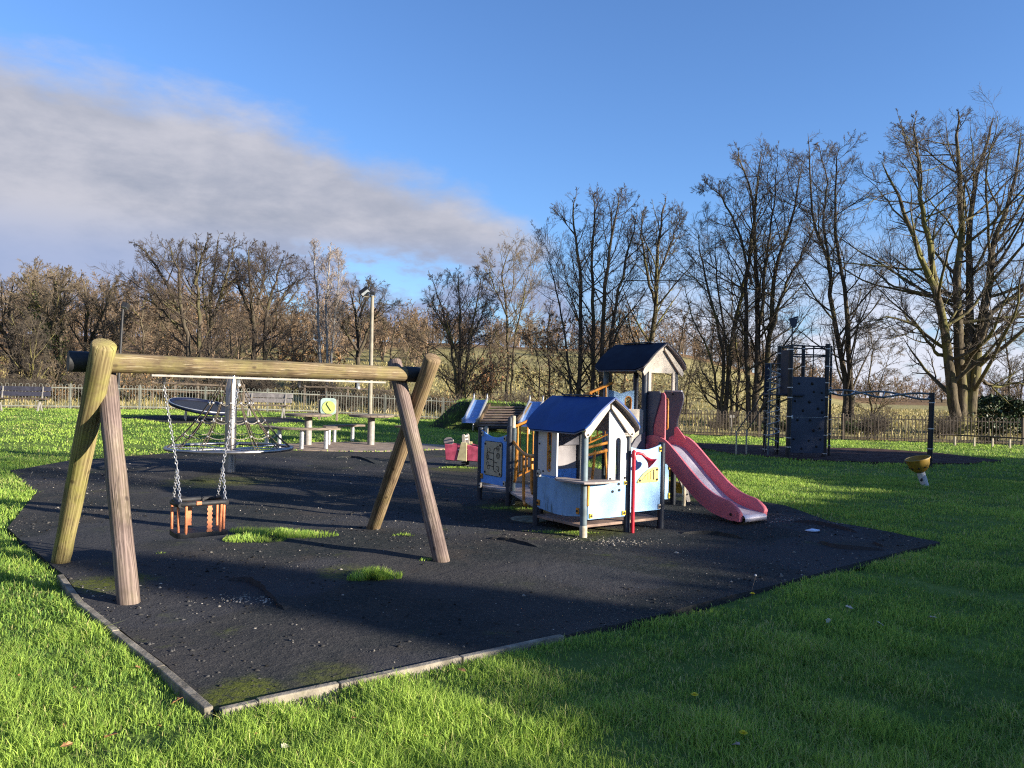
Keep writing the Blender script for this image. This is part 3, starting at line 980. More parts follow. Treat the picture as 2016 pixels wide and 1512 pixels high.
def tree(name, label, Y, stems_px, spec, seed, bark='bark', twig='twig', r0=.16, leaves=None, group=None, ivy=None, dy=.8, thick=1.0):
    """stems_px: polylines in photograph pixels for every main stem, all standing at distance Y"""
    rng = np.random.default_rng(seed)
    st, rd = [], []
    K = 18
    bx, bz = None, None
    for si, s in enumerate(stems_px):
        rs = r0
        if isinstance(s, tuple): s, rs = s
        pts = []
        oy = rng.normal(0, dy)
        root = True
        for i, (px, py) in enumerate(s):
            t = i / (len(s) - 1)
            pts.append(at(px, py, Y + oy * t * 1.6))
        g = pts[0]
        gz = z1(g.x, g.y)
        if g.z > gz + .02 and s[0][1] > 745: pts.insert(0, Vector((g.x, g.y, gz - .1)))
        elif s[0][1] > 745: pts[0].z = gz - .1
        if bx is None: bx, by, bz = pts[0].x, pts[0].y, gz
        p = catmull(pts, K)
        p[1:] += rng.normal(0, .035, (K - 1, 3))
        tt = np.linspace(0, 1, K)
        r = rs * ((1 - tt) ** .8 * .93 + .05)
        if s[0][1] > 745: r *= 1 + .45 * np.exp(-tt * 22)
        st.append(p); rd.append(r)
    P, R = np.array(st), np.array(rd)
    base = np.array([bx, by, bz])
    P = P - base
    root = thing(name, label, 'tree', (bx, by, bz), 0, group)
    parts = [tubes(P, R, 10)]
    lv = SPEC[spec]
    top_ = P[:, :, 2].max(); cx_ = P[:, -1, 0].mean(); hw_ = max(2.0, np.abs(P[:, :, 0] - cx_).max() + 1.5)

    def lim(p): return .95 * top_ * (1 - .26 * np.clip(np.abs(p[:, 0] - cx_) / hw_, 0, 1.3) ** 2) + .25 + .25 * np.sin(p[:, 0] * 2.1 + seed)

    p1, r1 = spawn(P, R, *lv[0], rng, .55, 0., lim)
    parts.append(tubes(p1, r1 * thick, 6))
    V, Q = merge(parts)
    npmesh('trunk', V, [Q], MAT[bark], root, True)
    p2, r2 = spawn(p1, r1, *lv[1], rng, .6, 0., lim)
    pt, rt = spawn(P, R, 26, .3, 1., .075, 55, 5, .2, .05, .3, .008, rng)     # fine shoots straight off the stems
    parts = [tubes(p2, r2 * thick, 4), tubes(pt, rt * thick, 3)]
    p3, r3 = spawn(p2, r2, *lv[2], rng)
    parts.append(tubes(p3, r3 * thick, 3))
    p3b, r3b = spawn(pt, rt, 5, .2, 1., .5, 40, 3, .2, .04, .7, .006, rng)
    parts.append(tubes(p3b, r3b * thick, 3))
    p4, r4 = spawn(p3, r3, *lv[3], rng)
    parts.append(tubes(p4, r4 * thick, 3))
    V, Q = merge(parts)
    npmesh('crown', V, [Q], MAT[twig], root, False)
    if leaves:
        mt, frac, size, zmax = leaves
        C = p4[:, -1]; k = (rng.uniform(0, 1, len(C)) < frac) & (C[:, 2] < zmax)
        C = C[k] + rng.normal(0, .06, (k.sum(), 3))
        if len(C):
            V, Q = leaf_quads(C, np.full(len(C), size), rng); npmesh('leaves', V, [Q], MAT[mt], root)
    if ivy:
        n, zmax, rad = ivy
        si = rng.integers(0, len(P), n); t = rng.uniform(0, 1, n)
        ii = np.minimum((t * (K - 1)).astype(int), K - 2); C = P[si, ii] + (P[si, ii + 1] - P[si, ii]) * rng.uniform(0, 1, (n, 1))
        C = C[C[:, 2] < zmax]; C = C + unit(rng.normal(0, 1, C.shape)) * (rad * rng.uniform(.4, 1.3, len(C)))[:, None]
        V, Q = leaf_quads(C, np.full(len(C), .055), rng); npmesh('ivy', V, [Q], MAT['ivy'], root)
    return root


tree('bare_tree', 'biggest bare tree at the right edge, forking into several thick mossy trunks', 36,
     [([(1884, 838), (1874, 760), (1864, 670), (1842, 575), (1812, 500), (1775, 400), (1735, 320)], .30),
      ([(1893, 838), (1890, 720), (1884, 620), (1890, 500), (1893, 390), (1882, 280), (1888, 222)], .30),
      ([(1900, 838), (1906, 700), (1912, 600), (1907, 500), (1917, 380), (1942, 280), (1955, 232)], .27),
      ([(1908, 838), (1924, 690), (1945, 570), (1956, 480), (1992, 380), (2012, 260)], .30),
      ([(1926, 690), (1950, 620), (2000, 580), (2060, 540), (2110, 470)], .15),
      ([(1846, 590), (1830, 480), (1812, 380), (1805, 290), (1800, 225)], .15),
      ([(1866, 700), (1840, 690), (1800, 640), (1745, 625), (1700, 640)], .10),
      ([(1915, 740), (1960, 760), (2010, 755), (2060, 770)], .10)],
     'spread', 101, 'bark', 'twig', ivy=(1500, 2.2, .25))
tree('bare_tree', 'slender bare tree with two dark wavy trunks beside the climbing tower', 40,
     [([(1664, 812), (1657, 704), (1637, 609), (1633, 523), (1603, 447), (1595, 347), (1590, 262)], .17),
      ([(1676, 812), (1671, 704), (1664, 585), (1648, 485), (1643, 370), (1652, 290)], .17),
      ([(1634, 540), (1622, 440), (1628, 350), (1610, 280)], .08)], 'tall', 102, 'bark_dark', 'twig')
tree('bare_tree', 'tall bare tree with several dark upright stems left of the climbing tower', 42,
     [([(1487, 815), (1492, 650), (1488, 520), (1486, 400), (1500, 290)], .21),
      ([(1508, 815), (1516, 640), (1530, 520), (1562, 420), (1578, 320)], .19),
      ([(1474, 815), (1468, 660), (1470, 540), (1486, 420), (1462, 330), (1448, 285)], .16),
      ([(1497, 640), (1508, 520), (1520, 420), (1532, 310)], .10),
      ([(1515, 660), (1548, 560), (1590, 480), (1612, 420)], .10),
      ([(1480, 560), (1450, 450), (1415, 380), (1385, 370)], .08)], 'tall', 103, 'bark_dark', 'twig')
tree('bare_tree', 'leaning bare tree with a sunlit mossy trunk left of the tall dark stems', 43,
     [([(1428, 812), (1440, 660), (1460, 592), (1468, 539), (1482, 470), (1500, 400)], .16),
      ([(1420, 812), (1424, 700), (1402, 600), (1380, 500), (1372, 450)], .13),
      ([(1440, 812), (1430, 690), (1412, 560), (1408, 460)], .12),
      ([(1412, 780), (1398, 700), (1362, 620), (1345, 545)], .09),
      ([(1450, 812), (1452, 700), (1440, 600), (1446, 500)], .10)], 'droop', 104, 'bark', 'twig')
tree('bare_tree', 'single bare tree with a pale mossy trunk rising behind the navy tower roof', 48,
     [([(1276, 800), (1283, 680), (1291, 600), (1293, 510), (1302, 440), (1312, 385)], .23),
      ([(1291, 600), (1270, 520), (1262, 450), (1268, 410)], .10),
      ([(1292, 560), (1320, 480), (1340, 430)], .09)], 'fan', 105, 'bark', 'twig')
tree('bare_tree', 'clump of dark upright bare stems left of the navy tower roof', 45,
     [([(1140, 800), (1143, 640), (1141, 520), (1128, 430), (1136, 375)], .17),
      ([(1165, 800), (1168, 640), (1164, 520), (1172, 430), (1168, 380)], .16),
      ([(1182, 800), (1186, 640), (1196, 520), (1212, 430), (1218, 385)], .17),
      ([(1200, 800), (1206, 640), (1226, 540), (1246, 460), (1256, 410)], .14),
      ([(1128, 800), (1112, 660), (1092, 560), (1075, 480)], .10)], 'fan', 106, 'bark_dark', 'twig_dark',
     leaves=('leaf_brown', .05, .09, 6.5))
tree('bare_tree', 'thin grey bare tree standing between the round crowned tree and the stem clump', 58,
     [([(998, 800), (1000, 690), (996, 600), (990, 530), (1016, 470)], .13), ([(1006, 800), (1012, 680), (1030, 590), (1042, 520)], .10),
      ([(997, 620), (972, 560), (958, 510)], .07)], 'fan', 107, 'bark', 'twig_tan')
tree('bare_tree', 'round crowned bare tree right of the floodlight, above the green mound', 46,
     [([(905, 792), (905, 690), (906, 610), (902, 530)], .15), ([(900, 792), (890, 690), (868, 600), (850, 545)], .12),
      ([(911, 792), (922, 690), (938, 600), (948, 545)], .12), ([(905, 720), (880, 650), (845, 600)], .08), ([(908, 700), (940, 640), (960, 590)], .08)],
     'fan', 108, 'bark', 'twig_dark')
tree('bare_tree', 'dark spreading bare tree right behind the tall floodlight pole', 60,
     [([(702, 790), (705, 690), (700, 620), (686, 560)], .22), ([(706, 700), (735, 630), (765, 590)], .14), ([(704, 690), (672, 640), (650, 600)], .13),
      ([(703, 650), (722, 580), (730, 545)], .12)], 'spread', 109, 'bark_dark', 'twig')
tree('birch_tree', 'tall pale birch tree in front of the woodland, left of the floodlight', 56,
     [([(632, 785), (628, 650), (621, 540), (617, 475)], .12)], 'birch', 110, 'bark_birch', 'twig_birch')
tree('birch_tree', 'slightly taller pale birch with two stems, nearest the floodlight', 56,
     [([(645, 785), (643, 640), (646, 540), (652, 482)], .11), ([(652, 785), (656, 660), (666, 560), (664, 500)], .09)], 'birch', 111, 'bark_birch', 'twig_birch')
tree('bare_tree', 'broad bare tree above the left of the beam, crown leaning left', 48,
     [([(366, 775), (372, 690), (357, 610), (352, 540), (330, 475)], .22), ([(382, 775), (394, 640), (386, 540), (388, 465)], .20),
      ([(358, 625), (320, 545), (285, 495), (262, 478)], .12), ([(372, 680), (330, 620), (290, 590), (262, 580)], .10), ([(384, 560), (400, 500), (412, 462)], .10)],
     'spread', 112, 'bark_dark', 'twig_dark')
tree('bare_tree', 'upright bare tree in the middle of the trees over the swing beam', 49,
     [([(411, 775), (412, 640), (420, 540), (432, 462)], .18), ([(414, 640), (440, 560), (462, 480)], .12), ([(412, 660), (400, 570), (405, 500)], .08)],
     'spread', 113, 'bark_dark', 'twig_dark')
tree('bare_tree', 'broad bare tree rightmost over the swing beam, next to the birches', 50,
     [([(498, 778), (500, 650), (492, 560), (488, 485)], .22), ([(522, 778), (522, 640), (541, 560), (560, 500)], .19),
      ([(500, 640), (470, 560), (458, 500)], .12), ([(524, 640), (560, 580), (592, 540)], .11), ([(506, 600), (520, 540), (520, 480)], .10)],
     'spread', 114, 'bark_dark', 'twig_dark')
tree('ivy_tree', 'ivy clad tree with green trunk in the left grove', 52,
     [([(96, 770), (92, 690), (104, 620), (108, 560), (100, 528)], .26), ([(112, 770), (120, 680), (122, 600), (150, 540)], .20), ([(100, 680), (70, 600), (50, 545)], .14)],
     'bushy', 115, 'bark', 'twig_tan', ivy=(5200, 6.5, .42), thick=1.1)
for k, (lab, Y, st, sd_) in enumerate((
        ('rounded tan crowned tree at the far left edge of the grove', 55, [([(22, 770), (25, 680), (18, 600), (30, 540)], .2), ([(28, 700), (-10, 620), (-40, 560)], .14)], 121),
        ('rounded tan crowned tree just right of the ivy clad tree', 56, [([(172, 770), (168, 680), (172, 600), (160, 535)], .2), ([(170, 690), (205, 610), (222, 560)], .14)], 122),
        ('lower twiggy tree at the right end of the left grove', 54, [([(212, 775), (214, 700), (205, 640), (215, 575)], .15), ([(214, 720), (235, 660), (240, 610)], .10)], 123),
        ('low twiggy tree at the left edge in front of the grove', 47, [([(52, 775), (48, 720), (40, 670), (20, 620)], .12), ([(56, 775), (66, 710), (72, 650)], .1)], 124),
        ('tall tan crowned tree at the back of the left grove', 66, [([(70, 770), (68, 650), (64, 570), (75, 525)], .22), ([(66, 640), (120, 560), (135, 525)], .14)], 125),
        ('fine twigged pale tree between the grove and the dark floodlight', 58, [([(285, 775), (284, 690), (280, 620), (288, 560)], .11), ([(300, 775), (304, 700), (312, 640)], .08)], 126),
        ('fine twigged brown tree right of the dark floodlight', 62, [([(335, 775), (330, 700), (322, 650), (318, 600)], .10)], 127),
        ('small twiggy tree between the broad trees over the beam', 60, [([(452, 775), (455, 690), (450, 620)], .10), ([(465, 775), (472, 700), (480, 640)], .08)], 128),
        ('small twiggy tree left of the pale birches', 58, [([(575, 778), (578, 700), (572, 640), (580, 590)], .10), ([(590, 778), (596, 710), (600, 650)], .08)], 129),
        ('twiggy tree right of the dark spreading tree', 64, [([(770, 788), (768, 710), (778, 640), (790, 600)], .11), ([(790, 788), (800, 710), (812, 660)], .09)], 130),
        ('twiggy tree left of the round crowned tree', 62, [([(840, 790), (838, 720), (845, 670), (836, 630)], .09)], 131),
        ('low twiggy tree behind the orange leaved bush', 60, [([(965, 795), (968, 720), (960, 660)], .09), ([(985, 795), (990, 720), (1000, 670)], .08)], 132),
        ('brown leaved young tree left of the stem clump', 50, [([(1080, 800), (1082, 720), (1078, 650), (1085, 590)], .10), ([(1062, 800), (1060, 720), (1050, 660)], .08)], 133),
        ('brown leaved young tree right of the stem clump', 52, [([(1228, 800), (1232, 720), (1240, 650), (1236, 600)], .10), ([(1250, 800), (1254, 720), (1262, 660)], .07)], 134),
        ('twiggy tree filling the gap right of the pale mossy trunk', 52, [([(1330, 805), (1335, 720), (1345, 650), (1360, 590)], .10), ([(1350, 805), (1362, 730), (1385, 680)], .08)], 135),
        ('thin twiggy tree between the climbing tower and the biggest tree', 46, [([(1715, 815), (1712, 740), (1718, 680), (1705, 630)], .07), ([(1722, 815), (1735, 750), (1752, 700)], .06)], 136),
        ('fine twiggy tree at the right edge behind the biggest tree', 50, [([(1985, 835), (1988, 740), (1980, 650), (1992, 590)], .10), ([(2005, 835), (2015, 740), (2030, 660)], .09)], 137))):
    lv = ('leaf_brown', .10, .10, 6.0) if 'brown leaved' in lab else None
    tree('twiggy_tree', lab, Y, st, 'bushy' if k < 5 else 'droop', sd_, 'bark' if k % 2 else 'bark_dark', 'twig_tan' if k not in (3, 10, 14, 16) else 'twig', leaves=lv, thick=1.0 + .1 * (k < 5))


def far_wood():
    rng = np.random.default_rng(77)
    Xs, Ys = [], []
    while len(Xs) < 800:
        Y = rng.uniform(72, 235); a = rng.uniform(-.86, .80)
        lo = 74 if a < -.28 else (88 if a < -.1 else 112)
        if .40 < a < .80: lo = 150
        if Y < lo: continue
        Xs.append(a * Y); Ys.append(Y)
    X, Y = np.array(Xs), np.array(Ys); Z = zg(X, Y)
    a = X / Y
    h = rng.uniform(5.0, 8.8, len(X)) * np.where(a < -.3, 1.1, 1.0) * np.where(a > .36, .66, 1.0) * np.where((a > .1) & (a <= .36), .8, 1) * np.where((a > -.2) & (a < .1), .72, 1)
    K = 5
    tt = np.linspace(0, 1, K)
    P = np.stack([X[:, None] + rng.normal(0, .15, (len(X), K)), Y[:, None] + rng.normal(0, .15, (len(X), K)), Z[:, None] - .2 + h[:, None] * tt[None]], 2)
    R = .12 * (1 - tt * .85)[None] * np.ones((len(X), 1))
    p1, r1 = spawn(P, R, 11, .04, 1., .50, 46, 5, .14, .10, .5, .03, rng)
    p2, r2 = spawn(p1, r1, 8, .15, 1., .45, 44, 4, .2, .06, .6, .022, rng)
    p3, r3 = spawn(p2, r2, 5, .1, 1., .55, 42, 3, .2, .03, .8, .018, rng)
    V, Q = merge([tubes(P, R, 5), tubes(p1, r1, 3), tubes(p2, r2, 3), tubes(p3, r3, 3)])
    tag(npmesh('woodland', V, [Q], MAT['twig_far'], None), kind='stuff')
    # last brown leaves hanging in it
    k = rng.uniform(0, 1, len(p3)) < .13
    C = p3[k][:, -1]
    V, Q = leaf_quads(C + rng.normal(0, .1, C.shape), np.full(len(C), .11), rng)
    tag(npmesh('woodland_leaves', V, [Q], M('woodland_leaf', (.24, .14, .068), .9, .55, .06), None), kind='stuff')


far_wood()


def shrub_proto(name, label, seed, twig, h, spread, leaf=None, nl=.2, ls=.07):
    rng = np.random.default_rng(seed)
    n = 46
    a = rng.uniform(0, 2 * np.pi, n); r = rng.uniform(0, spread * .35, n)
    K = 6; tt = np.linspace(0, 1, K)
    out = rng.uniform(.2, 1., n) * spread
    P = np.stack([np.cos(a)[:, None] * (r[:, None] + out[:, None] * tt ** 1.3), np.sin(a)[:, None] * (r[:, None] + out[:, None] * tt ** 1.3),
                  -.05 + (h * rng.uniform(.55, 1.1, n))[:, None] * tt - .25 * h * (tt ** 3)], 2) + rng.normal(0, .03, (n, K, 3))
    R = (.012 * (1 - tt * .6))[None] * np.ones((n, 1))
    p1, r1 = spawn(P, R, 8, .2, 1., .4, 40, 4, .2, .05, .7, .005, rng)
    p2, r2 = spawn(p1, r1, 5, .2, 1., .5, 42, 3, .2, .03, .8, .004, rng)
    o = thing(name, label, 'shrub')
    V, Q = merge([tubes(P, R, 4), tubes(p1, r1, 3), tubes(p2, r2, 3)])
    npmesh('branches', V, [Q], MAT[twig], o)
    if leaf:
        C = p2[rng.uniform(0, 1, len(p2)) < nl][:, -1]
        V, Q = leaf_quads(C, np.full(len(C), ls), rng); npmesh('leaves', V, [Q], MAT[leaf], o)
    return o


kinds = [shrub_proto('twiggy_shrub', 'bare brown twiggy shrub in the undergrowth beyond the fence', 1, 'twig', 1.5, .9),
         shrub_proto('brown_leaved_shrub', 'brown leaved shrub in the undergrowth beyond the fence', 2, 'twig_tan', 1.35, .9, 'leaf_brown', .22, .045),
         shrub_proto('bramble', 'low green and brown bramble beyond the fence', 3, 'twig_dark', .85, 1.1, 'ivy', .40, .06)]
grp = ['bare shrubs beyond the fence', 'brown leaved shrubs beyond the fence', 'brambles beyond the fence']
rng_ = random.Random(12)
used = [False] * 3
fx_ = [p[0] for p in FENCE_LINE]; fy_ = [p[1] for p in FENCE_LINE]
for k in range(62):
    x = -31 + 58 * (k + rng_.random()) / 62
    y = float(np.interp(x, fx_, fy_)) + rng_.uniform(1.0, 9.5) * (1 if x < 12 else .75)
    if x < -9: y = float(np.interp(x, fx_, fy_)) + rng_.uniform(12, 19)
    i = rng_.choice((0, 0, 1, 2)) if x < 0 else rng_.choice((0, 0, 0, 1, 2, 2))
    o = kinds[i] if not used[i] else copy_tree(kinds[i])
    used[i] = True
    o['group'] = grp[i]
    o.location = (x, y, z1(x, y)); o.rotation_euler.z = rng_.uniform(0, 6.28)
    s_ = rng_.uniform(.7, 1.35) * (1.1 if i == 0 else 1) * (1 if x < 8 else .55); o.scale = (s_, s_, s_ * rng_.uniform(.8, 1.25))
ob = shrub_proto('orange_bush', 'bright orange leaved bush on the field edge above the mound', 9, 'twig_tan', 2.7, 1.5, 'leaf_orange', .30, .08)
p = at(948, 745, 52); ob.location = (p.x, 52, z1(p.x, 52)); ob.scale = (1.15, 1.15, 1.55)
ob = shrub_proto('orange_bush', 'dull orange brown bush behind the broad trees over the swing beam', 10, 'twig_tan', 2.9, 2.0, 'leaf_brown', .8, .12)
p = at(610, 745, 66); ob.location = (p.x, 66, z1(p.x, 66)); ob.scale = (1.5, 1.5, 1.5)


def evergreen(name, label, cat, loc, rx, ry, h, n, seed, size=.12, core='evergreen'):
    """leafy crown: many leaf faces spread through an uneven volume, round a branch core"""
    rng = np.random.default_rng(seed)
    o = thing(name, label, cat, loc)
    a = rng.uniform(0, 2 * np.pi, n); zz = rng.uniform(0, 1, n) ** .8
    prof = np.sqrt(np.clip(1 - (zz * 1.02 - .28) ** 2 / .56, .02, 1))
    lump = 1 + .26 * np.sin(3 * a + zz * 7 + seed) + .2 * np.sin(7 * a - zz * 11)
    r = prof * lump * rng.uniform(.45, 1.0, n) ** .35
    C = np.stack([np.cos(a) * r * rx, np.sin(a) * r * ry, zz * h], 1) + rng.normal(0, .05, (n, 3))
    V, Q = leaf_quads(C, np.full(n, size), rng); npmesh('foliage', V, [Q], MAT[core], o)
    P = np.stack([np.zeros((9, 6)) + np.cos(np.arange(9))[:, None] * np.linspace(0, rx * .7, 6), np.sin(np.arange(9))[:, None] * np.linspace(0, ry * .7, 6), np.linspace(-.05, h * .85, 6)[None] * np.ones((9, 1))], 2)
    V, Q = tubes(P, .05 * np.ones((9, 6)), 6); npmesh('stems', V, [Q], MAT['bark_dark'], o)
    return o


p = at(1965, 800, 37)
evergreen('laurel_bush', 'dark glossy evergreen bush behind the right hand fence', 'bush', (p.x, 37, z1(p.x, 37)), 1.9, 1.5, 1.75, 6500, 5, .075)
p = at(1600, 800, 60)

# unseen hedge and trees placed right of the camera, shaped to shade the lawn
SH = Vector((math.sin(SUN_AZ), math.cos(SUN_AZ), 0)); NH = Vector((-SH.y, SH.x, 0))


def sun_pos(u, s=20.0): return SH * s + NH * u


def shade_hedge():
    rng = np.random.default_rng(9)
    n = 60000
    u = rng.uniform(-9, 17.6, n); d = rng.uniform(-.65, .65, n)
    top = 5.03 - .36 * _ss((u - 10.8) / 3.4) + .22 * _ss((u - 14.8) / 2.0) + .08 * wob(u, u * 0 + 2, .9) + .05 * np.sin(u * 5)
    z = rng.uniform(0, 1, n) ** .7 * top
    C = np.array(SH)[None] * (20 + d)[:, None] + np.array(NH)[None] * u[:, None]; C[:, 2] = z
    V, Q = leaf_quads(C, np.full(n, .17), rng)
    c = sun_pos(3)
    o = thing('shade_hedge', 'tall dense evergreen hedge, added unseen right of the camera to shade the lawn', 'hedge', tuple(c))
    npmesh('foliage', V - np.array(c)[None], [Q], MAT['evergreen'], o)
    P = []
    for k in range(60):
        q = sun_pos(-9 + 24.4 * k / 59) - c
        P.append([[q.x, q.y, 0], [q.x + .05, q.y, 2.2], [q.x, q.y + .1, 4.3]])
    V, Q = tubes(np.array(P), np.full((60, 3), .10), 6); npmesh('stems', V, [Q], MAT['bark_dark'], o)


shade_hedge()
for k, (u, s_, rx, h, n, lab) in enumerate(((5.02, 21.5, .80, 6.6, 8000, 'slim unseen evergreen tree standing up out of the tall hedge, shaped for its shade'),
                                            (19.3, 20.0, 2.3, 8.4, 12000, 'broad unseen evergreen tree at the far end of the hedge, shaped for its shade'),
                                            (22.4, 21.0, 2.9, 9.6, 14000, 'broadest unseen evergreen tree beyond the end of the hedge, shaped for its shade'))):
    c = sun_pos(u, s_)
    evergreen('evergreen_tree', lab, 'tree', tuple(c), rx, rx, h, n, 60 + k, .20)


def shade_tree(u, s_, h, seed, lab):
    c = sun_pos(u, s_); rng = np.random.default_rng(seed)
    K = 10; tt = np.linspace(0, 1, K)
    P = np.stack([np.stack([rng.normal(0, .06, K) + .6 * np.sin(a) * tt, rng.normal(0, .06, K) + .6 * np.cos(a) * tt, -.1 + h * tt], 1) for a in (0, 2, 4)])
    R = .17 * (1 - tt * .85)[None] * np.ones((3, 1))
    p1, r1 = spawn(P, R, 12, .25, 1., .34, 44, 6, .15, .1, .5, .015, rng)
    p2, r2 = spawn(p1, r1, 7, .2, 1., .48, 42, 5, .2, .05, .55, .012, rng); p3, r3 = spawn(p2, r2, 6, .2, 1., .5, 42, 3, .2, .03, .6, .010, rng)
    o = thing('bare_tree', lab, 'tree', tuple(c))
    V, Q = merge([tubes(P, R, 8), tubes(p1, r1, 5)]); npmesh('trunk', V, [Q], MAT['bark_dark'], o, True)
    V, Q = merge([tubes(p2, r2, 4), tubes(p3, r3, 3)]); npmesh('crown', V, [Q], MAT['twig'], o)


shade_tree(9.6, 22, 9.5, 5, 'bare tree behind the tall hedge, nearer the camera')
shade_tree(11.8, 23, 8.5, 6, 'bare tree behind the tall hedge, farther along')

# ------------------------------------------------------------------ log swing frame and toddler swing
def log_pts(p, q, n=14):
    p = Vector(p); q = Vector(q)
    return [p + (q - p) * (k / (n - 1)) for k in range(n)]


def log(name, p, q, r0, r1, mat_, parent, seed=0, end=None):
    b = MB()
    n = 16
    rng = random.Random(seed)
    pts = log_pts(p, q, n)
    rs = [(r0 + (r1 - r0) * k / (n - 1)) * (1 + rng.uniform(-.028, .028)) for k in range(n)]
    # rounded rims
    d = (pts[-1] - pts[0]).normalized()
    pts = [pts[0]] + [pts[0] + d * 0.012] + pts[1:-1] + [pts[-1] - d * 0.012] + [pts[-1]]
    rs = [rs[0] - .012] + [rs[0]] + rs[1:-1] + [rs[-1]] + [rs[-1] - .012]
    b.tube(pts, rs, 22, jag=0.018, seed=seed)
    return b.build(name, mat_, parent, smooth=50)


BL, BR = Vector((-3.42, 6.02, 1.75)), Vector((-0.93, 7.86, 1.735))
bd = (BR - BL).normalized()
bn = Vector((bd.y, -bd.x, 0)).normalized()          # horizontal, towards the camera side


def beam_at(px):
    """the point of the beam's axis seen in photograph column px"""
    best, bk = 1e9, 0
    for k in range(401):
        p = BL + (BR - BL) * (k / 400.0)
        d = p - Vector((0, 0, CAMZ))
        x = d.dot(_r) / d.dot(_f) * F + W / 2
        if abs(x - px) < best: best, bk = abs(x - px), k / 400.0
    return BL + (BR - BL) * bk


swing = thing('swing_frame', 'log swing frame with two crossed leg pairs and one long cross beam', 'swing frame', (-2.1, 6.95, 0))
swing_inv = Matrix.Translation((2.1, -6.95, 0))


def SW(p):
    return swing_inv @ Vector(p)


def through(base, axis_pt, side, z):
    """end point of a leg standing at base that passes beside the beam, at height z"""
    p = axis_pt + bn * side
    d = (p - base) / (p.z - base.z)
    return base + d * (z - base.z)


lf, lb = ground(255, 1192), ground(118, 1108)
rf, rb = ground(872, 1108), ground(732, 1042)
axL1 = beam_at(190); axL2 = beam_at(215)
axR1 = beam_at(797); axR2 = beam_at(846)
down = Vector((0, 0, 0.03))
log('leg', SW(lf - down), SW(through(lf, axL2, -.155, 1.87)), .076, .072, MAT['log_brown'], swing, 1)
log('leg', SW(lb - down), SW(through(lb, axL1, .165, 1.885)), .075, .088, MAT['log_green'], swing, 2)
log('leg', SW(rf - down), SW(through(rf, axR1, -.150, 1.87)), .077, .072, MAT['log_brown'], swing, 3)
log('leg', SW(rb - down), SW(through(rb, axR2, .155, 1.90)), .076, .082, MAT['log_tan'], swing, 4)
b0 = beam_at(137); b1 = beam_at(838)
log('cross_beam', SW(b0), SW(b1), .076, .071, MAT['log_beam'], swing, 5)
bc = MB(); bc.tube(log_pts(SW(b1 + bd * 0.001 - bd * .16), SW(b1 + bd * .012), 4), .077, 20); bc.build('dark_end', MAT['near_black'], swing, smooth=50)  # near-black shell paints the shade on the beam's right end
bc = MB(); bc.tube(log_pts(SW(b0 - bd * .012), SW(b0 + bd * .13), 4), .081, 20); bc.build('dark_end', MAT['near_black'], swing, smooth=50)  # near-black shell darkens the beam's left end
for ax, sd_, z in ((axL1, .252, 1.755), (axR2, .24, 1.755)):          # bolt holes near the tops of the two outer legs
    pass
for (base, ax, side, z, r) in ((lb, axL1, .165, 1.60, .09), (rb, axR2, .155, 1.62, .085)):
    p = through(base, ax, side, z)
    v = (Vector((0, 0, CAMZ)) - p); v.z = 0; v.normalize()
    q = p + v * (r + .001)
    b = MB(); b.tube([SW(q - v * .02), SW(q + v * .003)], .017, 12)
    b.build('bolt_recess', MAT['ink'], swing, smooth=40)
# steel rail below the beam with its hanger brackets
r0, r1 = beam_at(297), beam_at(757)
off = Vector((0, 0, -.089))
b = MB(); b.bar(SW(r0 + off), SW(r1 + off), .050, .018); b.build('hanger_rail', MAT['galv_paint'], swing, bevel=.002)
HANG = []
for px in (324, 470, 590, 706):
    p = beam_at(px) + off
    b = MB()
    b.box(SW(p + Vector((0, 0, -.035))), (.022, .022, .055))
    b.tube([SW(p + Vector((0, 0, -.06)) - bn * .02), SW(p + Vector((0, 0, -.06)) + bn * .02)], .011, 8)
    b.build('hanger', MAT['rubber_black'] if px in (324, 590) else MAT['galv'], swing, smooth=40)
    HANG.append(p + Vector((0, 0, -.075)))


def chain(name, p, q, parent, link=.034, wire=.0034):
    p = Vector(p); q = Vector(q); d = q - p; L_ = d.length; d.normalize()
    s = d.cross(Vector((.3, .9, .1))).normalized(); t_ = d.cross(s)
    n = max(2, round(L_ / (link * .74)))
    b = MB()
    for k in range(n):
        c = p + d * (L_ * (k + .5) / n)
        a = s if k % 2 else t_
        hl, hw = link / 2, link * .27
        pts = []
        for ang, (oy, ox) in zip(range(8), ((hl - hw * .3, hw * .8), (hl, 0), (hl - hw * .3, -hw * .8), (0, -hw), (-hl + hw * .3, -hw * .8), (-hl, 0), (-hl + hw * .3, hw * .8), (0, hw))):
            pts.append(c + d * oy + a * ox)
        b.tube(pts, wire, 5, closed=True)
    return b.build(name, MAT['chain'], parent, smooth=60)


# the toddler seat: dark rubber top ring and tray, orange straps between them
hc = (HANG[0] + HANG[1]) / 2
seat_c = Vector((hc.x, hc.y, 0))
seat_ang = math.atan2(bd.y, bd.x)
ts = thing('toddler_swing', 'black rubber cradle swing seat with orange straps hanging on steel chains', 'swing seat', (seat_c.x, seat_c.y, 0), seat_ang)
ZT, ZB = .605, .375
w2, d2 = .20, .14
ring = []
for (x, y) in rrect(2 * w2, 2 * d2, .07, 4):
    ring.append(Vector((x, y, ZT + .012 * math.cos(x * 7))))
b = MB(); b.tube(ring, .021, 9, closed=True)
for s_ in (-1, 1): b.tube([Vector((s_ * .18, -d2, ZT + .0)), Vector((s_ * .195, 0, ZT + .03)), Vector((s_ * .18, d2, ZT + .0))], .023, 9)
b.build('top_ring', MAT['rubber_black'], ts, smooth=60)
b = MB(); b.panel([rrect(.42, .28, .05, 4)], .042, (0, 0, ZB - .02), (1, 0, 0), (0, 1, 0)); b.build('seat_tray', MAT['rubber_black'], ts, bevel=.012)
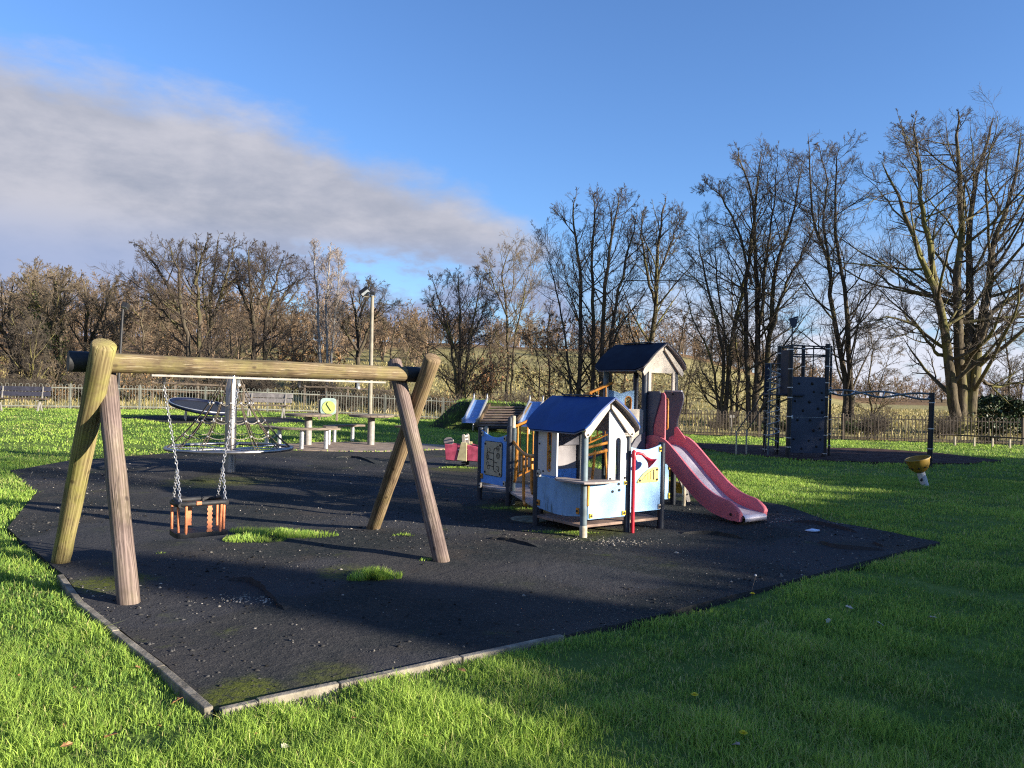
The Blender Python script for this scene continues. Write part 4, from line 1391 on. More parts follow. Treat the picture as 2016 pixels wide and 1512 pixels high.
for x in (-.185, -.14, .14, .185):
    for y in ((-d2,) if abs(x) < .18 else (-d2 + .05, )):
        b = MB(); b.tube([Vector((x, y + (0 if abs(x) < .18 else .03), ZT)), Vector((x * .97, y + .01, ZB - .01))], .0115, 10)
        b.build('strap', MAT['orange_strap'], ts, smooth=50)
for x, y in ((-.185, d2), (.185, d2)):
    b = MB(); b.tube([Vector((x, y, ZT)), Vector((x, y - .01, ZB - .01))], .0115, 10); b.build('strap', MAT['orange_strap'], ts, smooth=50)


def wavy(x, y0, ztop, zbot, y1):
    L_, R_ = [], []
    n = 28
    for k in range(n + 1):
        z = zbot + (ztop - zbot) * k / n
        h_ = .0185 + .0045 * math.sin(k * 1.35)
        L_.append((-h_, z)); R_.append((h_, z))
    lp = R_ + L_[::-1]
    b = MB(); b.panel([lp], .012, (x, y0, 0), (1, 0, 0), (0, (y1 - y0) * .0 , 1)); return b


wavy(.045, -d2 - .006, ZT - .015, ZB, 0).build('strap', MAT['orange_strap'], ts)
wavy(-.045, d2 - .01, ZT - .01, ZB + .02, 0).build('strap', MAT['orange_strap'], ts)
b = MB(); b.box((-.045, -d2, ZT + .012), (.045, .052, .03)); b.build('buckle', MAT['orange_strap'], ts, bevel=.006)
b = MB(); b.box((-.005, -d2 + .02, ZT + .03), (.018, .03, .04)); b.build('clasp', MAT['rubber_black'], ts, bevel=.004)
Rz = Matrix.Rotation(-seat_ang, 4, 'Z')


def SE(p): return Rz @ (Vector(p) - seat_c)


for sgn, hp in ((-1, HANG[0]), (1, HANG[1])):
    top = SE(hp)
    knot = Vector((sgn * (w2 - .015), 0, ZT + .30))
    chain('chain', top, knot, ts)
    chain('chain', knot, Vector((sgn * (w2 - .02), -d2 + .03, ZT + .02)), ts)
    chain('chain', knot, Vector((sgn * (w2 - .02), d2 - .03, ZT + .02)), ts)

# ------------------------------------------------------------------ rope carousel
sp = ground(452, 930)
sn = thing('rope_carousel', 'rope cone carousel with steel ring around a thick silver pole', 'roundabout', tuple(sp))
b = MB(); b.lathe([(.10, -.02), (.10, .40), (.108, .40), (.108, .43), (.10, .43), (.10, 1.93), (.09, 1.96), (.0, 1.97)], sides=28)
b.build('pole', MAT['steel'], sn, smooth=40)
RR = 1.07
b = MB()
b.tube([Vector((RR * math.cos(a), RR * math.sin(a), .44)) for a in [2 * math.pi * k / 64 for k in range(64)]], .030, 12, closed=True)
b.build('ring', MAT['steel'], sn, smooth=60)
b = MB(); b.tube([Vector((.32 * math.cos(a), .32 * math.sin(a), .40)) for a in [2 * math.pi * k / 40 for k in range(40)]], .02, 10, closed=True)
for k in range(8):
    a = 2 * math.pi * k / 8 + .2
    b.tube([Vector((.1 * math.cos(a), .1 * math.sin(a), .42)), Vector((RR * math.cos(a), RR * math.sin(a), .44))], .012, 8)
b.build('spokes', MAT['galv'], sn, smooth=60)
NR = 14


def cone(a, t):                     # t: 0 at the ring, 1 at the top; slightly concave
    r = RR * ((1 - t) ** 1.35 * .90 + .08 * (1 - t) ** 9) + .11 * t
    return Vector((r * math.cos(a), r * math.sin(a), .46 + 1.40 * t))


b = MB(); cl = MB(); ball = MB()
for k in range(NR):
    a = 2 * math.pi * k / NR + .1
    for da in (-.035, .035):
        b.tube([cone(a + da * (1 - t), t) for t in [i / 9 for i in range(10)]], .0085, 6)
    for t in (.0, .16, .34, .56):
        cl.box(cone(a, t), (.036, .034, .028), Matrix.Rotation(a, 3, 'Z'))
b.build('rope', MAT['rope'], sn, smooth=60)
b = MB()
for t in (.16, .34, .56):
    for k in range(NR):
        a0 = 2 * math.pi * k / NR + .1; a1 = 2 * math.pi * (k + 1) / NR + .1
        p, q = cone(a0, t), cone(a1, t)
        b.tube([p + (q - p) * (i / 6) + Vector((0, 0, -.05 * math.sin(math.pi * i / 6))) for i in range(7)], .0085, 6)
b.build('rope', MAT['rope_pale'], sn, smooth=60)
cl.build('rope_clamps', MAT['clamp'], sn, bevel=.006)

# ------------------------------------------------------------------ tilted ring spinner
rc = ground(396, 829)
tr = thing('tilted_ring', 'navy blue tilted ring spinner standing on thin steel legs', 'spinner', tuple(rc))
rot = Matrix.Rotation(math.radians(11), 3, 'Y') @ Matrix.Rotation(math.radians(5), 3, 'X')
cen = Vector((.05, 0, .47))
b = MB(); R1 = .98
b.tube([cen + rot @ Vector((R1 * math.cos(a), R1 * math.sin(a), 0)) for a in [2 * math.pi * k / 56 for k in range(56)]], .065, 12, closed=True)
b.build('ring', MAT['navy_ring'], tr, smooth=60)
b = MB(); b.tube([cen + rot @ Vector((R1 * 1.045 * math.cos(a), R1 * 1.045 * math.sin(a), .042)) for a in [2 * math.pi * k / 56 for k in range(56)]], .02, 8, closed=True)
b.build('rim', MAT['galv'], tr, smooth=60)
b = MB(); b.lathe([(.0, -.20), (.5, -.17), (.8, -.09), (R1 - .02, -.01)], cen, 40, rot); b.build('dish', MAT['near_black'], tr, smooth=60)
for x, y in ((-.62, .2), (-.35, -.35), (.55, .25), (.5, -.3)):
    q = cen + rot @ Vector((x, y, -.14))
    b = MB(); b.tube([Vector((x, y, -.02)), q], .022, 10); b.build('leg', MAT['galv'], tr, smooth=60)


# ------------------------------------------------------------------ benches at the fence
def bench(name, label, cx, Y, pxbase, length, ang, seatm, backm, legm):
    c = ground(cx, pxbase)
    o = thing(name, label, 'bench', tuple(c), ang)
    for k, (y, z) in enumerate(((-.20, .45), (-.02, .45))):
        b = MB(); b.box((0, y, z), (length, .16, .045)); b.build('seat_plank', seatm, o, bevel=.006)
    for z in (.62, .80):
        b = MB(); b.bar(Vector((-length / 2, .13 + (z - .6) * .22, z)), Vector((length / 2, .13 + (z - .6) * .22, z)), .04, .155); b.build('back_plank', backm, o, bevel=.006)
    for x in (-length * .36, length * .36):
        b = MB()
        b.bar((x, -.22, 0), (x, -.05, .43), .06, .05, (1, 0, 0)); b.bar((x, .10, 0), (x, -.08, .40), .06, .05, (1, 0, 0))
        b.bar((x, -.26, .41), (x, .12, .41), .06, .04); b.bar((x, .09, .40), (x, .18, .88), .06, .04, (1, 0, 0))
        b.build('leg', legm, o, bevel=.004)
    return o


bench('park_bench', 'dark slate park bench in shade by the pale fence at the far left', 40, 26, 810, 1.85, math.radians(6), MAT['plank_dark'], MAT['bench_blue'], MAT['galv_paint'])
bench('park_bench', 'silvery grey park bench behind the rope carousel pole near the fence', 525, 28, 822, 1.75, math.radians(-3), MAT['plank'], MAT['bench_grey'], MAT['galv_paint'])

# ------------------------------------------------------------------ clock panel on two posts
cc = ground(646, 828)
ck = thing('clock_panel', 'faded green play clock panel standing on two wooden posts', 'play panel', tuple(cc), math.radians(4))
sc_ = cc.y / F
for x in (-.33, .30):
    b = MB(); b.box((x, .03, .38 if x < 0 else .37), (.075, .075, .80)); b.build('post', MAT['plank'], ck, bevel=.008)
b = MB(); b.panel([rrect(.56, .60, .12, 5)], .03, (0, -.03, .52), (1, 0, 0), (0, 0, 1)); pn = b.build('panel', MAT['clock_panel'], ck, bevel=.006)
b = MB(); b.panel([circ(.02, -.04, .235, 28)], .012, (0, -.052, .52), (1, 0, 0), (0, 0, 1)); b.build('clock_face', MAT['clock_green'], pn)
b = MB(); b.bar((.02, -.062, .48), (-.06, -.062, .60), .016, .024, (0, -1, 0)); b.bar((.02, -.062, .48), (.10, -.062, .36), .016, .024, (0, -1, 0)); b.bar((-.06, -.062, .60), (-.02, -.062, .68), .014, .022, (0, -1, 0))
b.build('clock_hands', MAT['ink'], pn)


# ------------------------------------------------------------------ round tables with curved benches
def arc_bench(cx, cy, cz, r, a0, a1, nleg, label, group):
    o = thing('curved_bench', label, 'bench', (cx, cy, cz), 0, group)
    A = [math.radians(a0 + (a1 - a0) * k / 24) for k in range(25)]
    outer = [((r + .15) * math.cos(a), (r + .15) * math.sin(a)) for a in A]
    inner = [((r - .15) * math.cos(a), (r - .15) * math.sin(a)) for a in A]
    b = MB(); b.panel([outer + inner[::-1]], .05, (0, 0, .46), (1, 0, 0), (0, 1, 0)); b.build('seat', MAT['plank'], o, bevel=.006)
    for k in range(nleg):
        a = math.radians(a0 + (a1 - a0) * (k + .5) / nleg if nleg > 1 else (a0 + a1) / 2)
        b = MB(); b.lathe([(.052, -.02), (.052, .437)], (r * math.cos(a), r * math.sin(a), 0), 16); b.build('leg', MAT['galv'], o, smooth=40)
    return o


def round_table(px, py, label, benches):
    c = ground(px, py)
    o = thing('picnic_table', label, 'table', tuple(c), 0, 'round picnic tables on the paving')
    b = MB(); b.lathe([(.09, -.02), (.09, .72)], sides=22); b.build('post', MAT['galv_paint'], o, smooth=40)
    b = MB()
    for k in range(7):                              # planks cut to a round top
        x0 = -.56 + .16 * k; x1_ = x0 + .152
        lp = []
        for x in np.linspace(x0, x1_, 5): lp.append((float(x), -math.sqrt(max(.0001, .56 ** 2 - float(np.clip(x, -.555, .555)) ** 2))))
        for x in np.linspace(x1_, x0, 5): lp.append((float(x), math.sqrt(max(.0001, .56 ** 2 - float(np.clip(x, -.555, .555)) ** 2))))
        b.panel([lp], .05, (0, 0, .755), (1, 0, 0), (0, 1, 0))
    b.build('tabletop', MAT['plank'], o, bevel=.006)
    b = MB()
    for a in (0, math.pi / 2): b.bar((-.45 * math.cos(a), -.45 * math.sin(a), .715 - .001 * (a > 1)), (.45 * math.cos(a), .45 * math.sin(a), .715 - .001 * (a > 1)), .07, .02)
    b.build('bracket', MAT['galv'], o)
    for (r, a0, a1, nl, lab) in benches: arc_bench(c.x, c.y, c.z, r, a0, a1, nl, lab, 'curved benches round the picnic tables')


round_table(606, 877, 'round plank picnic table on a thick post nearest the rope carousel',
            [(1.0, 195, 325, 4, 'long curved plank bench in front of the picnic table nearest the carousel')])
round_table(730, 877, 'round plank picnic table in line with the tall floodlight pole',
            [(1.05, 110, 215, 3, 'curved plank bench between the two round picnic tables'),
             (1.0, -8, 55, 1, 'short curved plank bench partly hidden behind the right swing legs')])


# ------------------------------------------------------------------ lamp posts
def floodlight(px, py, Y, pole_r, top_px, label, polem, twin):
    base = at(px, py, Y); zb = z1(base.x, base.y)
    tp = at(top_px[0], top_px[1], Y)
    o = thing('lamp_post', label, 'lamp post', (base.x, base.y, zb))
    lean = Vector((tp.x - base.x, 0, tp.z - zb))
    b = MB(); b.tube([Vector((0, 0, -.05)), lean * .5, lean], [pole_r * 1.15, pole_r, pole_r * .85], 14); b.build('pole', polem, o, smooth=40)
    b = MB(); b.bar(lean + Vector((-.35 if twin else -.02, 0, -.05)), lean + Vector((.14, 0, -.05)), .06, .05); b.build('arm', polem, o)
    k = Vector((-.32 if twin else .14, -.02, .16))
    rot = Matrix.Rotation(math.radians(-38 if twin else 12), 3, 'Y') @ Matrix.Rotation(math.radians(-25), 3, 'X')
    b = MB(); b.box(lean + k, (.42 if twin else .30, .30, .16 if twin else .24), rot); b.tube([lean + Vector((k.x, 0, -.04)), lean + k], .025, 8)
    hd = b.build('lamp_head', MAT['lamp_dark'], o, bevel=.02)
    b = MB(); b.box(lean + k + rot @ Vector((0, 0, -.085 if twin else -.125)), (.34 if twin else .24, .24, .012), rot); b.build('lens', MAT['glass'], hd)
    if twin:
        b = MB(); b.box(lean + Vector((.03, -.02, .10)), (.18, .22, .14), Matrix.Rotation(.3, 3, 'Y')); b.build('lamp_head', MAT['lamp_dark'], o, bevel=.02)


floodlight(728, 822, 33, .085, (733, 582), 'tall pale floodlight pole rising behind the right hand picnic table', MAT['lamp_pole'], True)
floodlight(231, 775, 40, .07, (242, 608), 'thin dark floodlight pole standing among the trees at left', MAT['lamp_dark'], False)

# ------------------------------------------------------------------ play structure: toddler house, bridge, tower, slide
P2w = ground(1148, 1060)
PA = math.atan2(.57, .82)
ps = thing('play_structure', 'toddler play unit with blue roofed playhouse, orange bridge, navy roofed tower and red slide', 'play unit', tuple(P2w), PA)


def post(x, y, z1_, mat_, r=.038, z0=-.05, cap=True, name='post', parent=None):
    b = MB()
    prof = [(r, z0), (r, z1_ - .015), (r * .8, z1_), (0, z1_ + .004)] if cap else [(r, z0), (r, z1_)]
    b.lathe(prof, (x, y, 0), 16)
    return b.build(name, mat_, parent or ps, smooth=40)


def clampbox(x, y, z, mat_=None, s=(.05, .035, .065), rotz=0.0, bolt=(0, -1, 0)):
    b = MB(); b.box((x, y, z), s, Matrix.Rotation(rotz, 3, 'Z'))
    o = b.build('bracket', mat_ or MAT['yellow'], ps, bevel=.008)
    v = Vector(bolt)
    b = MB(); c = Vector((x, y, z)) + Vector((v.x * s[0] / 2, v.y * s[1] / 2, v.z * s[2] / 2))
    b.tube([c - v * .004, c + v * .006], .013, 10); b.build('bolt', MAT['ink'], o)
    return o


def boltat(p, v, parent, r=.013):
    b = MB(); p = Vector(p); v = Vector(v); b.tube([p - v * .004, p + v * .007], r, 10); b.build('bolt', MAT['ink'], parent)


HX, HY = .64, .87                      # playhouse plan
post(0, 0, 1.16, MAT['post_blue']); post(0, HY, 1.16, MAT['post_dark']); post(HX, 0, 1.10, MAT['post_dark'], .036); post(HX, HY, 1.16, MAT['post_dark'])
# foot sleeve on the near corner post
b = MB(); b.lathe([(.043, -.02), (.043, .13), (.039, .14)], (0, 0, 0), 16); b.build('post_sleeve', MAT['post_beige'], ps, smooth=40)
b = MB(); b.box((.030, -.022, .47), (.034, .052, .24)); b.build('post_clamp', MAT['orange'], ps, bevel=.01)
# lower walls
fr = MB(); fr.panel([[(.045, .20), (.60, .20), (.60, .60), (.045, .60)]], .022, (0, -.005, 0), (1, 0, 0), (0, 0, 1))
fp = fr.build('wall_panel', MAT['blue_lt'], ps, bevel=.004)
fp['label'] = 'clean light blue lower wall facing the sun'
for x, z in ((.085, .24), (.57, .24)): clampbox(x, -.022, z, MAT['yellow'], (.048, .02, .055))
for x, z in ((.40, .49), (.50, .50), (.49, .60 - .03)): boltat((x, -.016, z), (0, -1, 0), fp, .016)
fr = MB()
lp = [(.04 + (HY - .08) * k / 10, .235 - .035 * math.sin(math.pi * k / 10)) for k in range(11)] + [(HY - .04, .60), (.04, .60)]
fr.panel([lp], .022, (-.005, 0, 0), (0, 1, 0), (0, 0, 1))
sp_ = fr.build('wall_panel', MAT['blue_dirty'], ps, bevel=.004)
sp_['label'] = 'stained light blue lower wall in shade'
for y in (.075, HY - .075): clampbox(-.022, y, .29, MAT['orange'], (.02, .05, .07), bolt=(-1, 0, 0))
clampbox(-.02, HY - .07, .63, MAT['beige_panel'], (.03, .06, .08), bolt=(-1, 0, 0))
# back wall: low, seen through the opening
fr = MB(); fr.panel([[(.04, .2), (.60, .2), (.60, .66), (.04, .66)]], .022, (0, HY, 0), (1, 0, 0), (0, 0, 1)); fr.build('wall_panel', MAT['blue_mid'], ps, bevel=.004)
# white upper wall with slot, under the gable
slot = rrect(.075, .50, .037, 5, .475, .84)
lp = [(.335, .60), (.605, .60), (.605, 1.06), (.57, 1.13), (.50, 1.25), (.42, 1.37), (.345, 1.47), (.335, 1.46)]
fr = MB(); fr.panel([lp, slot], .022, (0, -.005, 0), (1, 0, 0), (0, 0, 1))
wp = fr.build('slot_panel', MAT['white'], ps, bevel=.004)
for x in (.36, .58): boltat((x, -.016, .635), (0, -1, 0), wp)
clampbox(.59, -.02, .578, MAT['yellow'], (.042, .02, .042))
# inner lining of the slot
b = MB(); inner = [(Vector((a, -.004, c))) for a, c in slot]; b.tube(inner, .009, 6, closed=True); b.build('slot_rim', MAT['grey_panel'], wp, smooth=60)
# white shutter on the left side
slot = rrect(.075, .46, .037, 5, .615, .90)
lp = [(.475, .625), (HY - .04, .625), (HY - .04, 1.13), (.475, 1.13)]
fr = MB(); fr.panel([lp, slot], .022, (-.005, 0, 0), (0, 1, 0), (0, 0, 1)); wp2 = fr.build('slot_panel', MAT['white'], ps, bevel=.004)
b = MB(); b.tube([Vector((-.008, a, c)) for a, c in slot], .011, 6, closed=True); b.build('slot_rim', MAT['orange'], wp2, smooth=60)
for y, z in ((.72, .665), (.80, .67), (.80, .98)): boltat((-.017, y, z), (-1, 0, 0), wp2, .011)
# rear gable wall inside
lp = [(.02, .95), (.62, .95), (.60, 1.13), (.32, 1.48), (.04, 1.13)]
fr = MB(); fr.panel([lp], .02, (0, HY - .02, 0), (1, 0, 0), (0, 0, 1)); fr.build('gable_panel', MAT['grey_panel'], ps, bevel=.003)
lp = [(.32, .60), (.62, .60), (.62, 1.10), (.32, 1.10)]
fr = MB(); fr.panel([lp], .02, (0, HY + .012, 0), (1, 0, 0), (0, 0, 1)); fr.build('wall_panel', MAT['roof_under'], ps, bevel=.003)
# counter round the corner
lp = [(.40 * math.cos(a) * 1.0, .40 * math.sin(a)) for a in [2 * math.pi * k / 32 for k in range(32)]]
lp = [(x * .92 + y * .0, y * 1.05) for x, y in lp]
lp = [(max(x, -.15) if y > 0 else x, y) for x, y in lp]
ctr = [(.40, -.02), (.42, -.09), (.36, -.15), (.20, -.17), (.02, -.16), (-.10, -.12), (-.15, -.02), (-.17, .15), (-.16, .30), (-.11, .39), (-.03, .41),
       (.03, .38), (.05, .22), (.10, .09), (.22, .03)]
fr = MB(); fr.panel([ctr], .024, (0, 0, .615), (1, 0, 0), (0, 1, 0)); fr.build('counter', MAT['deck'], ps, bevel=.006)
# floor boards of the house
fr = MB(); fr.box((.32, .26, .125), (.66, .50, .03)); fr.box((.32, .71, .121), (.66, .36, .03)); fr.build('floor', MAT['mat_brown'], ps, bevel=.004)


def roof_half(x0, z0, x1_, z1_, ya, yb, bow, th, corner, name, mat_, parent, n=9):
    """bowed sheet from the ridge (x0, z0) to the eave (x1, z1), with rounded lower corners"""
    b = MB()
    m_ = 12
    grid_t, grid_b = [], []
    dx, dz = x1_ - x0, z1_ - z0
    l = math.hypot(dx, dz); nx, nz = -dz / l, dx / l
    if nz < 0: nx, nz = -nx, -nz
    for i in range(n + 1):
        t = i / n
        sag = bow * math.sin(math.pi * t)
        rowt, rowb = [], []
        cut = 0
        dd = (1 - t) * l
        if dd < corner: cut = corner - math.sqrt(max(0, corner ** 2 - (corner - dd) ** 2))
        a_, b_ = ya + cut, yb - cut
        for j in range(m_ + 1):
            y = a_ + (b_ - a_) * j / m_
            p = Vector((x0 + dx * t + nx * sag, y, z0 + dz * t + nz * sag))
            rowt.append(p); rowb.append(p - Vector((nx, 0, nz)) * th)
        grid_t.append(rowt); grid_b.append(rowb)
    base = 0
    V_ = [p for r_ in grid_t for p in r_] + [p for r_ in grid_b for p in r_]
    k = m_ + 1; o2 = (n + 1) * k
    F_ = []
    for i in range(n):
        for j in range(m_):
            q = (i * k + j, i * k + j + 1, (i + 1) * k + j + 1, (i + 1) * k + j)
            F_.append(q); F_.append(tuple(o2 + v for v in q[::-1]))
    for j in range(m_):
        F_.append((j + 1, j, o2 + j, o2 + j + 1)); F_.append((n * k + j, n * k + j + 1, o2 + n * k + j + 1, o2 + n * k + j))
    for i in range(n):
        F_.append((i * k, (i + 1) * k, o2 + (i + 1) * k, o2 + i * k)); F_.append(((i + 1) * k + m_, i * k + m_, o2 + i * k + m_, o2 + (i + 1) * k + m_))
    b.add(V_, F_)
    o = b.build(name, mat_, parent, smooth=35)
    bm = bmesh.new(); bm.from_mesh(o.data); bmesh.ops.recalc_face_normals(bm, faces=bm.faces[:]); bm.to_mesh(o.data); bm.free()
    o.data.polygons.foreach_set('use_smooth', [True] * len(o.data.polygons)); o.data.set_sharp_from_angle(angle=math.radians(35))
    return o


def gable_roof(cx, half, zr, ze, ya, yb, mat_, matu, corner=.16, bow=.03):
    for s_ in (-1, 1):
        o = roof_half(cx + s_ * .004, zr, cx + s_ * half, ze, ya, yb, bow, .018, corner, 'roof', mat_, ps)
        o2 = roof_half(cx + s_ * .012, zr - .026, cx + s_ * (half - .004), ze - .020, ya + .004, yb - .004, bow, .007, corner, 'roof_lining', matu, o)
    b = MB(); b.box((cx, (ya + yb) / 2 + .05, zr + .012), (.05, (yb - ya) * .55, .018)); b.build('ridge_strip', MAT['post_dark'], ps, bevel=.004)


gable_roof(HX / 2, .455, 1.545, 1.155, -.13, HY + .14, MAT['roof_blue'], MAT['roof_under'])
# barge arms under the gable end
for s_ in (-1, 1):
    b = MB(); x0 = HX / 2 + s_ * .02; x1_ = HX / 2 + s_ * .36
    lp = [(s_ * .0, 0), (s_ * .34, -.30), (s_ * .36, -.35), (s_ * .33, -.40), (s_ * .28, -.37), (s_ * .0, -.07)]
    if s_ < 0: lp = lp[::-1]
    b.panel([lp], .02, (HX / 2 + s_ * .012, -.045, 1.49), (1, 0, 0), (0, 0, 1)); b.build('gable_arm', MAT['beige_panel'], ps, bevel=.004)
    boltat((HX / 2 + s_ * .325, -.057, 1.13), (0, -1, 0), ps, .01)

# right hand wing: blue panel between the house and a lone post
PX4 = 1.20
post(PX4, .02, 1.02, MAT['post_dark'], .042)
top = [(.67 + (PX4 - .72) * k / 10, .98 - .045 * math.sin(math.pi * k / 10) + .02 * (k / 10)) for k in range(11)]
lp = [(.67, .235), (PX4 - .05, .235)] + top[::-1]
fr = MB(); fr.panel([lp], .022, (0, -.005, 0), (1, 0, 0), (0, 0, 1)); rp = fr.build('wall_panel', MAT['blue_lt'], ps, bevel=.004)
rp['label'] = 'light blue wing panel with a yellow fan shape'
for x, z in ((.70, .285), (.70, .925)): boltat((x, -.016, z), (0, -1, 0), rp)
clampbox(PX4 - .068, -.022, .275, MAT['beige_panel'], (.038, .02, .06)); clampbox(PX4 - .068, -.022, .945, MAT['yellow'], (.038, .02, .06))
fan = [(.0, 0)] + [(.01 + .31 * math.sin(a), .015 + .22 * (1 - math.cos(a)) * 1.0) for a in [math.pi / 2 * k / 10 for k in range(11)]]
fan = [(0, .0), (.305, .0), (.33, .018), (.33, .155), (.31, .176), (.25, .175), (.17, .152), (.09, .107), (.02, .045), (-.006, .018)]
fr = MB(); fr.panel([fan], .014, (.775, -.023, .565), (1, 0, 0), (0, 0, 1)); fo = fr.build('fan_panel', MAT['yellow_pale'], ps, bevel=.003)
b = MB()
for x, h_ in ((.11, .05), (.155, .08), (.20, .10)): b.box((.775 + x, -.0312, .60 + h_ / 2), (.005, .002, h_))
b.bar((.775 + .06, -.0312, .598), (.775 + .13, -.0312, .66), .002, .005, (0, 0, 1)); b.bar((.775 + .13, -.0312, .66), (.775 + .235, -.0312, .712), .002, .005, (0, 0, 1))
b.box((.775 + .248, -.031, .652), (.016, .004, .115))
b.build('fan_grooves', MAT['ink'], fo)
for x, z in ((.03, .03), (.30, .03), (.30, .145)): boltat((.775 + x, -.030, .565 + z), (0, -1, 0), fo, .014)
b = MB(); b.box((.92, .20, .125), (.54, .36, .03)); b.build('floor', MAT['mat_brown'], ps, bevel=.004)
# red pole with speaking horn
b = MB(); b.tube([Vector((.66, -.075, -.05)), Vector((.66, -.075, .93))], .021, 14); b.lathe([(.027, .86), (.027, .93), (.012, .95), (0, .952)], (.66, -.075, 0), 14)
b.build('pole', MAT['red_pole'], ps, smooth=45)
hp = [Vector((.66, -.085, .905)), Vector((.70, -.10, .915)), Vector((.755, -.11, .905)), Vector((.80, -.125, .865)), Vector((.835, -.15, .825)), Vector((.865, -.18, .79))]
b = MB(); b.tube(hp[:4], [.016, .017, .018, .02], 12)
d = (hp[-1] - hp[-3]).normalized(); q = d.to_track_quat('Z', 'Y').to_matrix()
prof = [(.020, 0), (.024, .03), (.036, .06), (.058, .085), (.075, .095), (.075, .099), (.055, .09), (.032, .062), (.018, .03), (0, .02)]
b.lathe(prof, hp[3], 18, q); b.build('horn', MAT['red_pole'], ps, smooth=50)

# tower
TX0, TX1, TY0, TY1 = 2.16, 2.76, 1.31, 2.11
PLAT = .90
for (x, y, mt) in ((TX0, TY0, 'post_dark'), (TX1, TY0, 'post_dark'), (TX0, TY1, 'post_blue'), (TX1, TY1, 'post_dark')):
    post(x, y, 1.90, MAT[mt], .040)
for (x, y) in ((TX0 + .07, TY0 - .02), (TX1 - .06, TY0 - .02)):
    b = MB(); b.box((x, y, 1.76), (.055, .03, .30)); b.build('post_facing', MAT['beige_panel'], ps, bevel=.006)
b = MB(); b.box(((TX0 + TX1) / 2, (TY0 + TY1) / 2, PLAT - .02), (.66, .86, .035)); b.build('platform', MAT['mat_brown'], ps, bevel=.004)
gable_roof((TX0 + TX1) / 2, .47, 2.31, 1.92, TY0 - .13, TY1 + .14, MAT['roof_navy'], MAT['roof_under'])
mid = (TX0 + TX1) / 2
for y in (TY0 - .02, TY1 + .02):
    lp = [(-.30, 1.86), (-.25, 1.90)] + [(.25 * -math.cos(a), 1.84 + .20 * math.sin(a)) for a in [math.pi * k / 10 for k in range(11)]] + [(.25, 1.90), (.30, 1.86), (.33, 1.93), (0, 2.26), (-.33, 1.93)]
    lp = [(-.33, 1.90), (-.20, 1.88), (.20, 1.88), (.33, 1.90), (.35, 1.95), (0.0, 2.27), (-.35, 1.95)]
    fr = MB(); fr.panel([lp], .02, (mid, y, 0), (1, 0, 0), (0, 0, 1)); fr.build('gable_panel', MAT['beige_panel'], ps, bevel=.004)
for s_ in (-1, 1):
    lp = [(0, 0), (s_ * .36, -.33), (s_ * .39, -.39), (s_ * .36, -.44), (s_ * .31, -.40), (0, -.07)]
    if s_ < 0: lp = lp[::-1]
    b = MB(); b.panel([lp], .02, (mid + s_ * .012, TY0 - .06, 2.275), (1, 0, 0), (0, 0, 1)); b.build('gable_arm', MAT['beige_panel'], ps, bevel=.004)
# blue balustrade on the bridge side and back
for (O, X, n0, n1) in (((TX0, TY1, 0), (1, 0, 0), .04, .56),):
    lp = [(n0, PLAT + .06), (n1, PLAT + .06)] + [(n1 + (n0 - n1) * k / 10, 1.63 + .05 * abs(math.cos(math.pi * k / 10)) - .05) for k in range(11)]
    hole = rrect(.13, .36, .06, 5, n1 - .12, 1.36)
    fr = MB(); fr.panel([lp, hole], .022, O, X, (0, 0, 1)); o = fr.build('balustrade_panel', MAT['blue_lt'], ps, bevel=.004)
    b = MB(); b.tube([Vector(O) + Vector(X) * a + Vector((0, 0, c)) for a, c in hole], .016, 8, closed=True); b.build('handle', MAT['orange'], o, smooth=60)
# dotted beige panel with a slate disc below, between house and tower
lp = [(0, .76), (.40, .76), (.40, 1.36), (.36, 1.375), (0, 1.375)]
fr = MB(); fr.panel([lp], .022, (1.72, 1.29, 0), (1, 0, 0), (0, 0, 1)); dp = fr.build('dotted_panel', MAT['beige_panel'], ps, bevel=.004)
b = MB()
for i in range(3):
    for j in range(8): b.box((1.80 + .04 * i, 1.277, 1.00 + .035 * j), (.010, .004, .010))
b.build('dots', MAT['ink'], dp)
lp = [(.0, .0), (.31, .0), (.31, .34), (.22, .31), (.13, .25), (.06, .16), (.02, .08)]
fr = MB(); fr.panel([lp], .018, (1.83, 1.262, .72), (1, 0, 0), (0, 0, 1)); fr.build('slate_panel', MAT['grey_panel'], ps, bevel=.004)
post(1.70, 1.30, 1.42, MAT['post_blue'], .034)
# under-tower blue panel
lp = [(.05, .10), (.50, .10), (.50, .60), (.05, .60)]
fr = MB(); fr.panel([lp], .022, (TX0, TY0, 0), (1, 0, 0), (0, 0, 1)); fr.build('wall_panel', MAT['blue_lt'], ps, bevel=.004)
clampbox(TX1 - .09, TY0 - .02, .56, MAT['yellow'], (.05, .02, .08)); clampbox(TX1 - .09, TY0 - .02, .15, MAT['yellow'], (.05, .02, .08))
post(TX1 + .03, TY0 - .18, .88, MAT['post_beige'], .026)


# slide entrance: two S-shaped slate and red side panels
def scurve(y0, y1, z0, z1_, amp, n=14):
    return [(y0 + (y1 - y0) * 0 + amp * math.sin(2 * math.pi * k / n) + (y1 - y0) * k / n, z0 + (z1_ - z0) * k / n) for k in range(n + 1)]


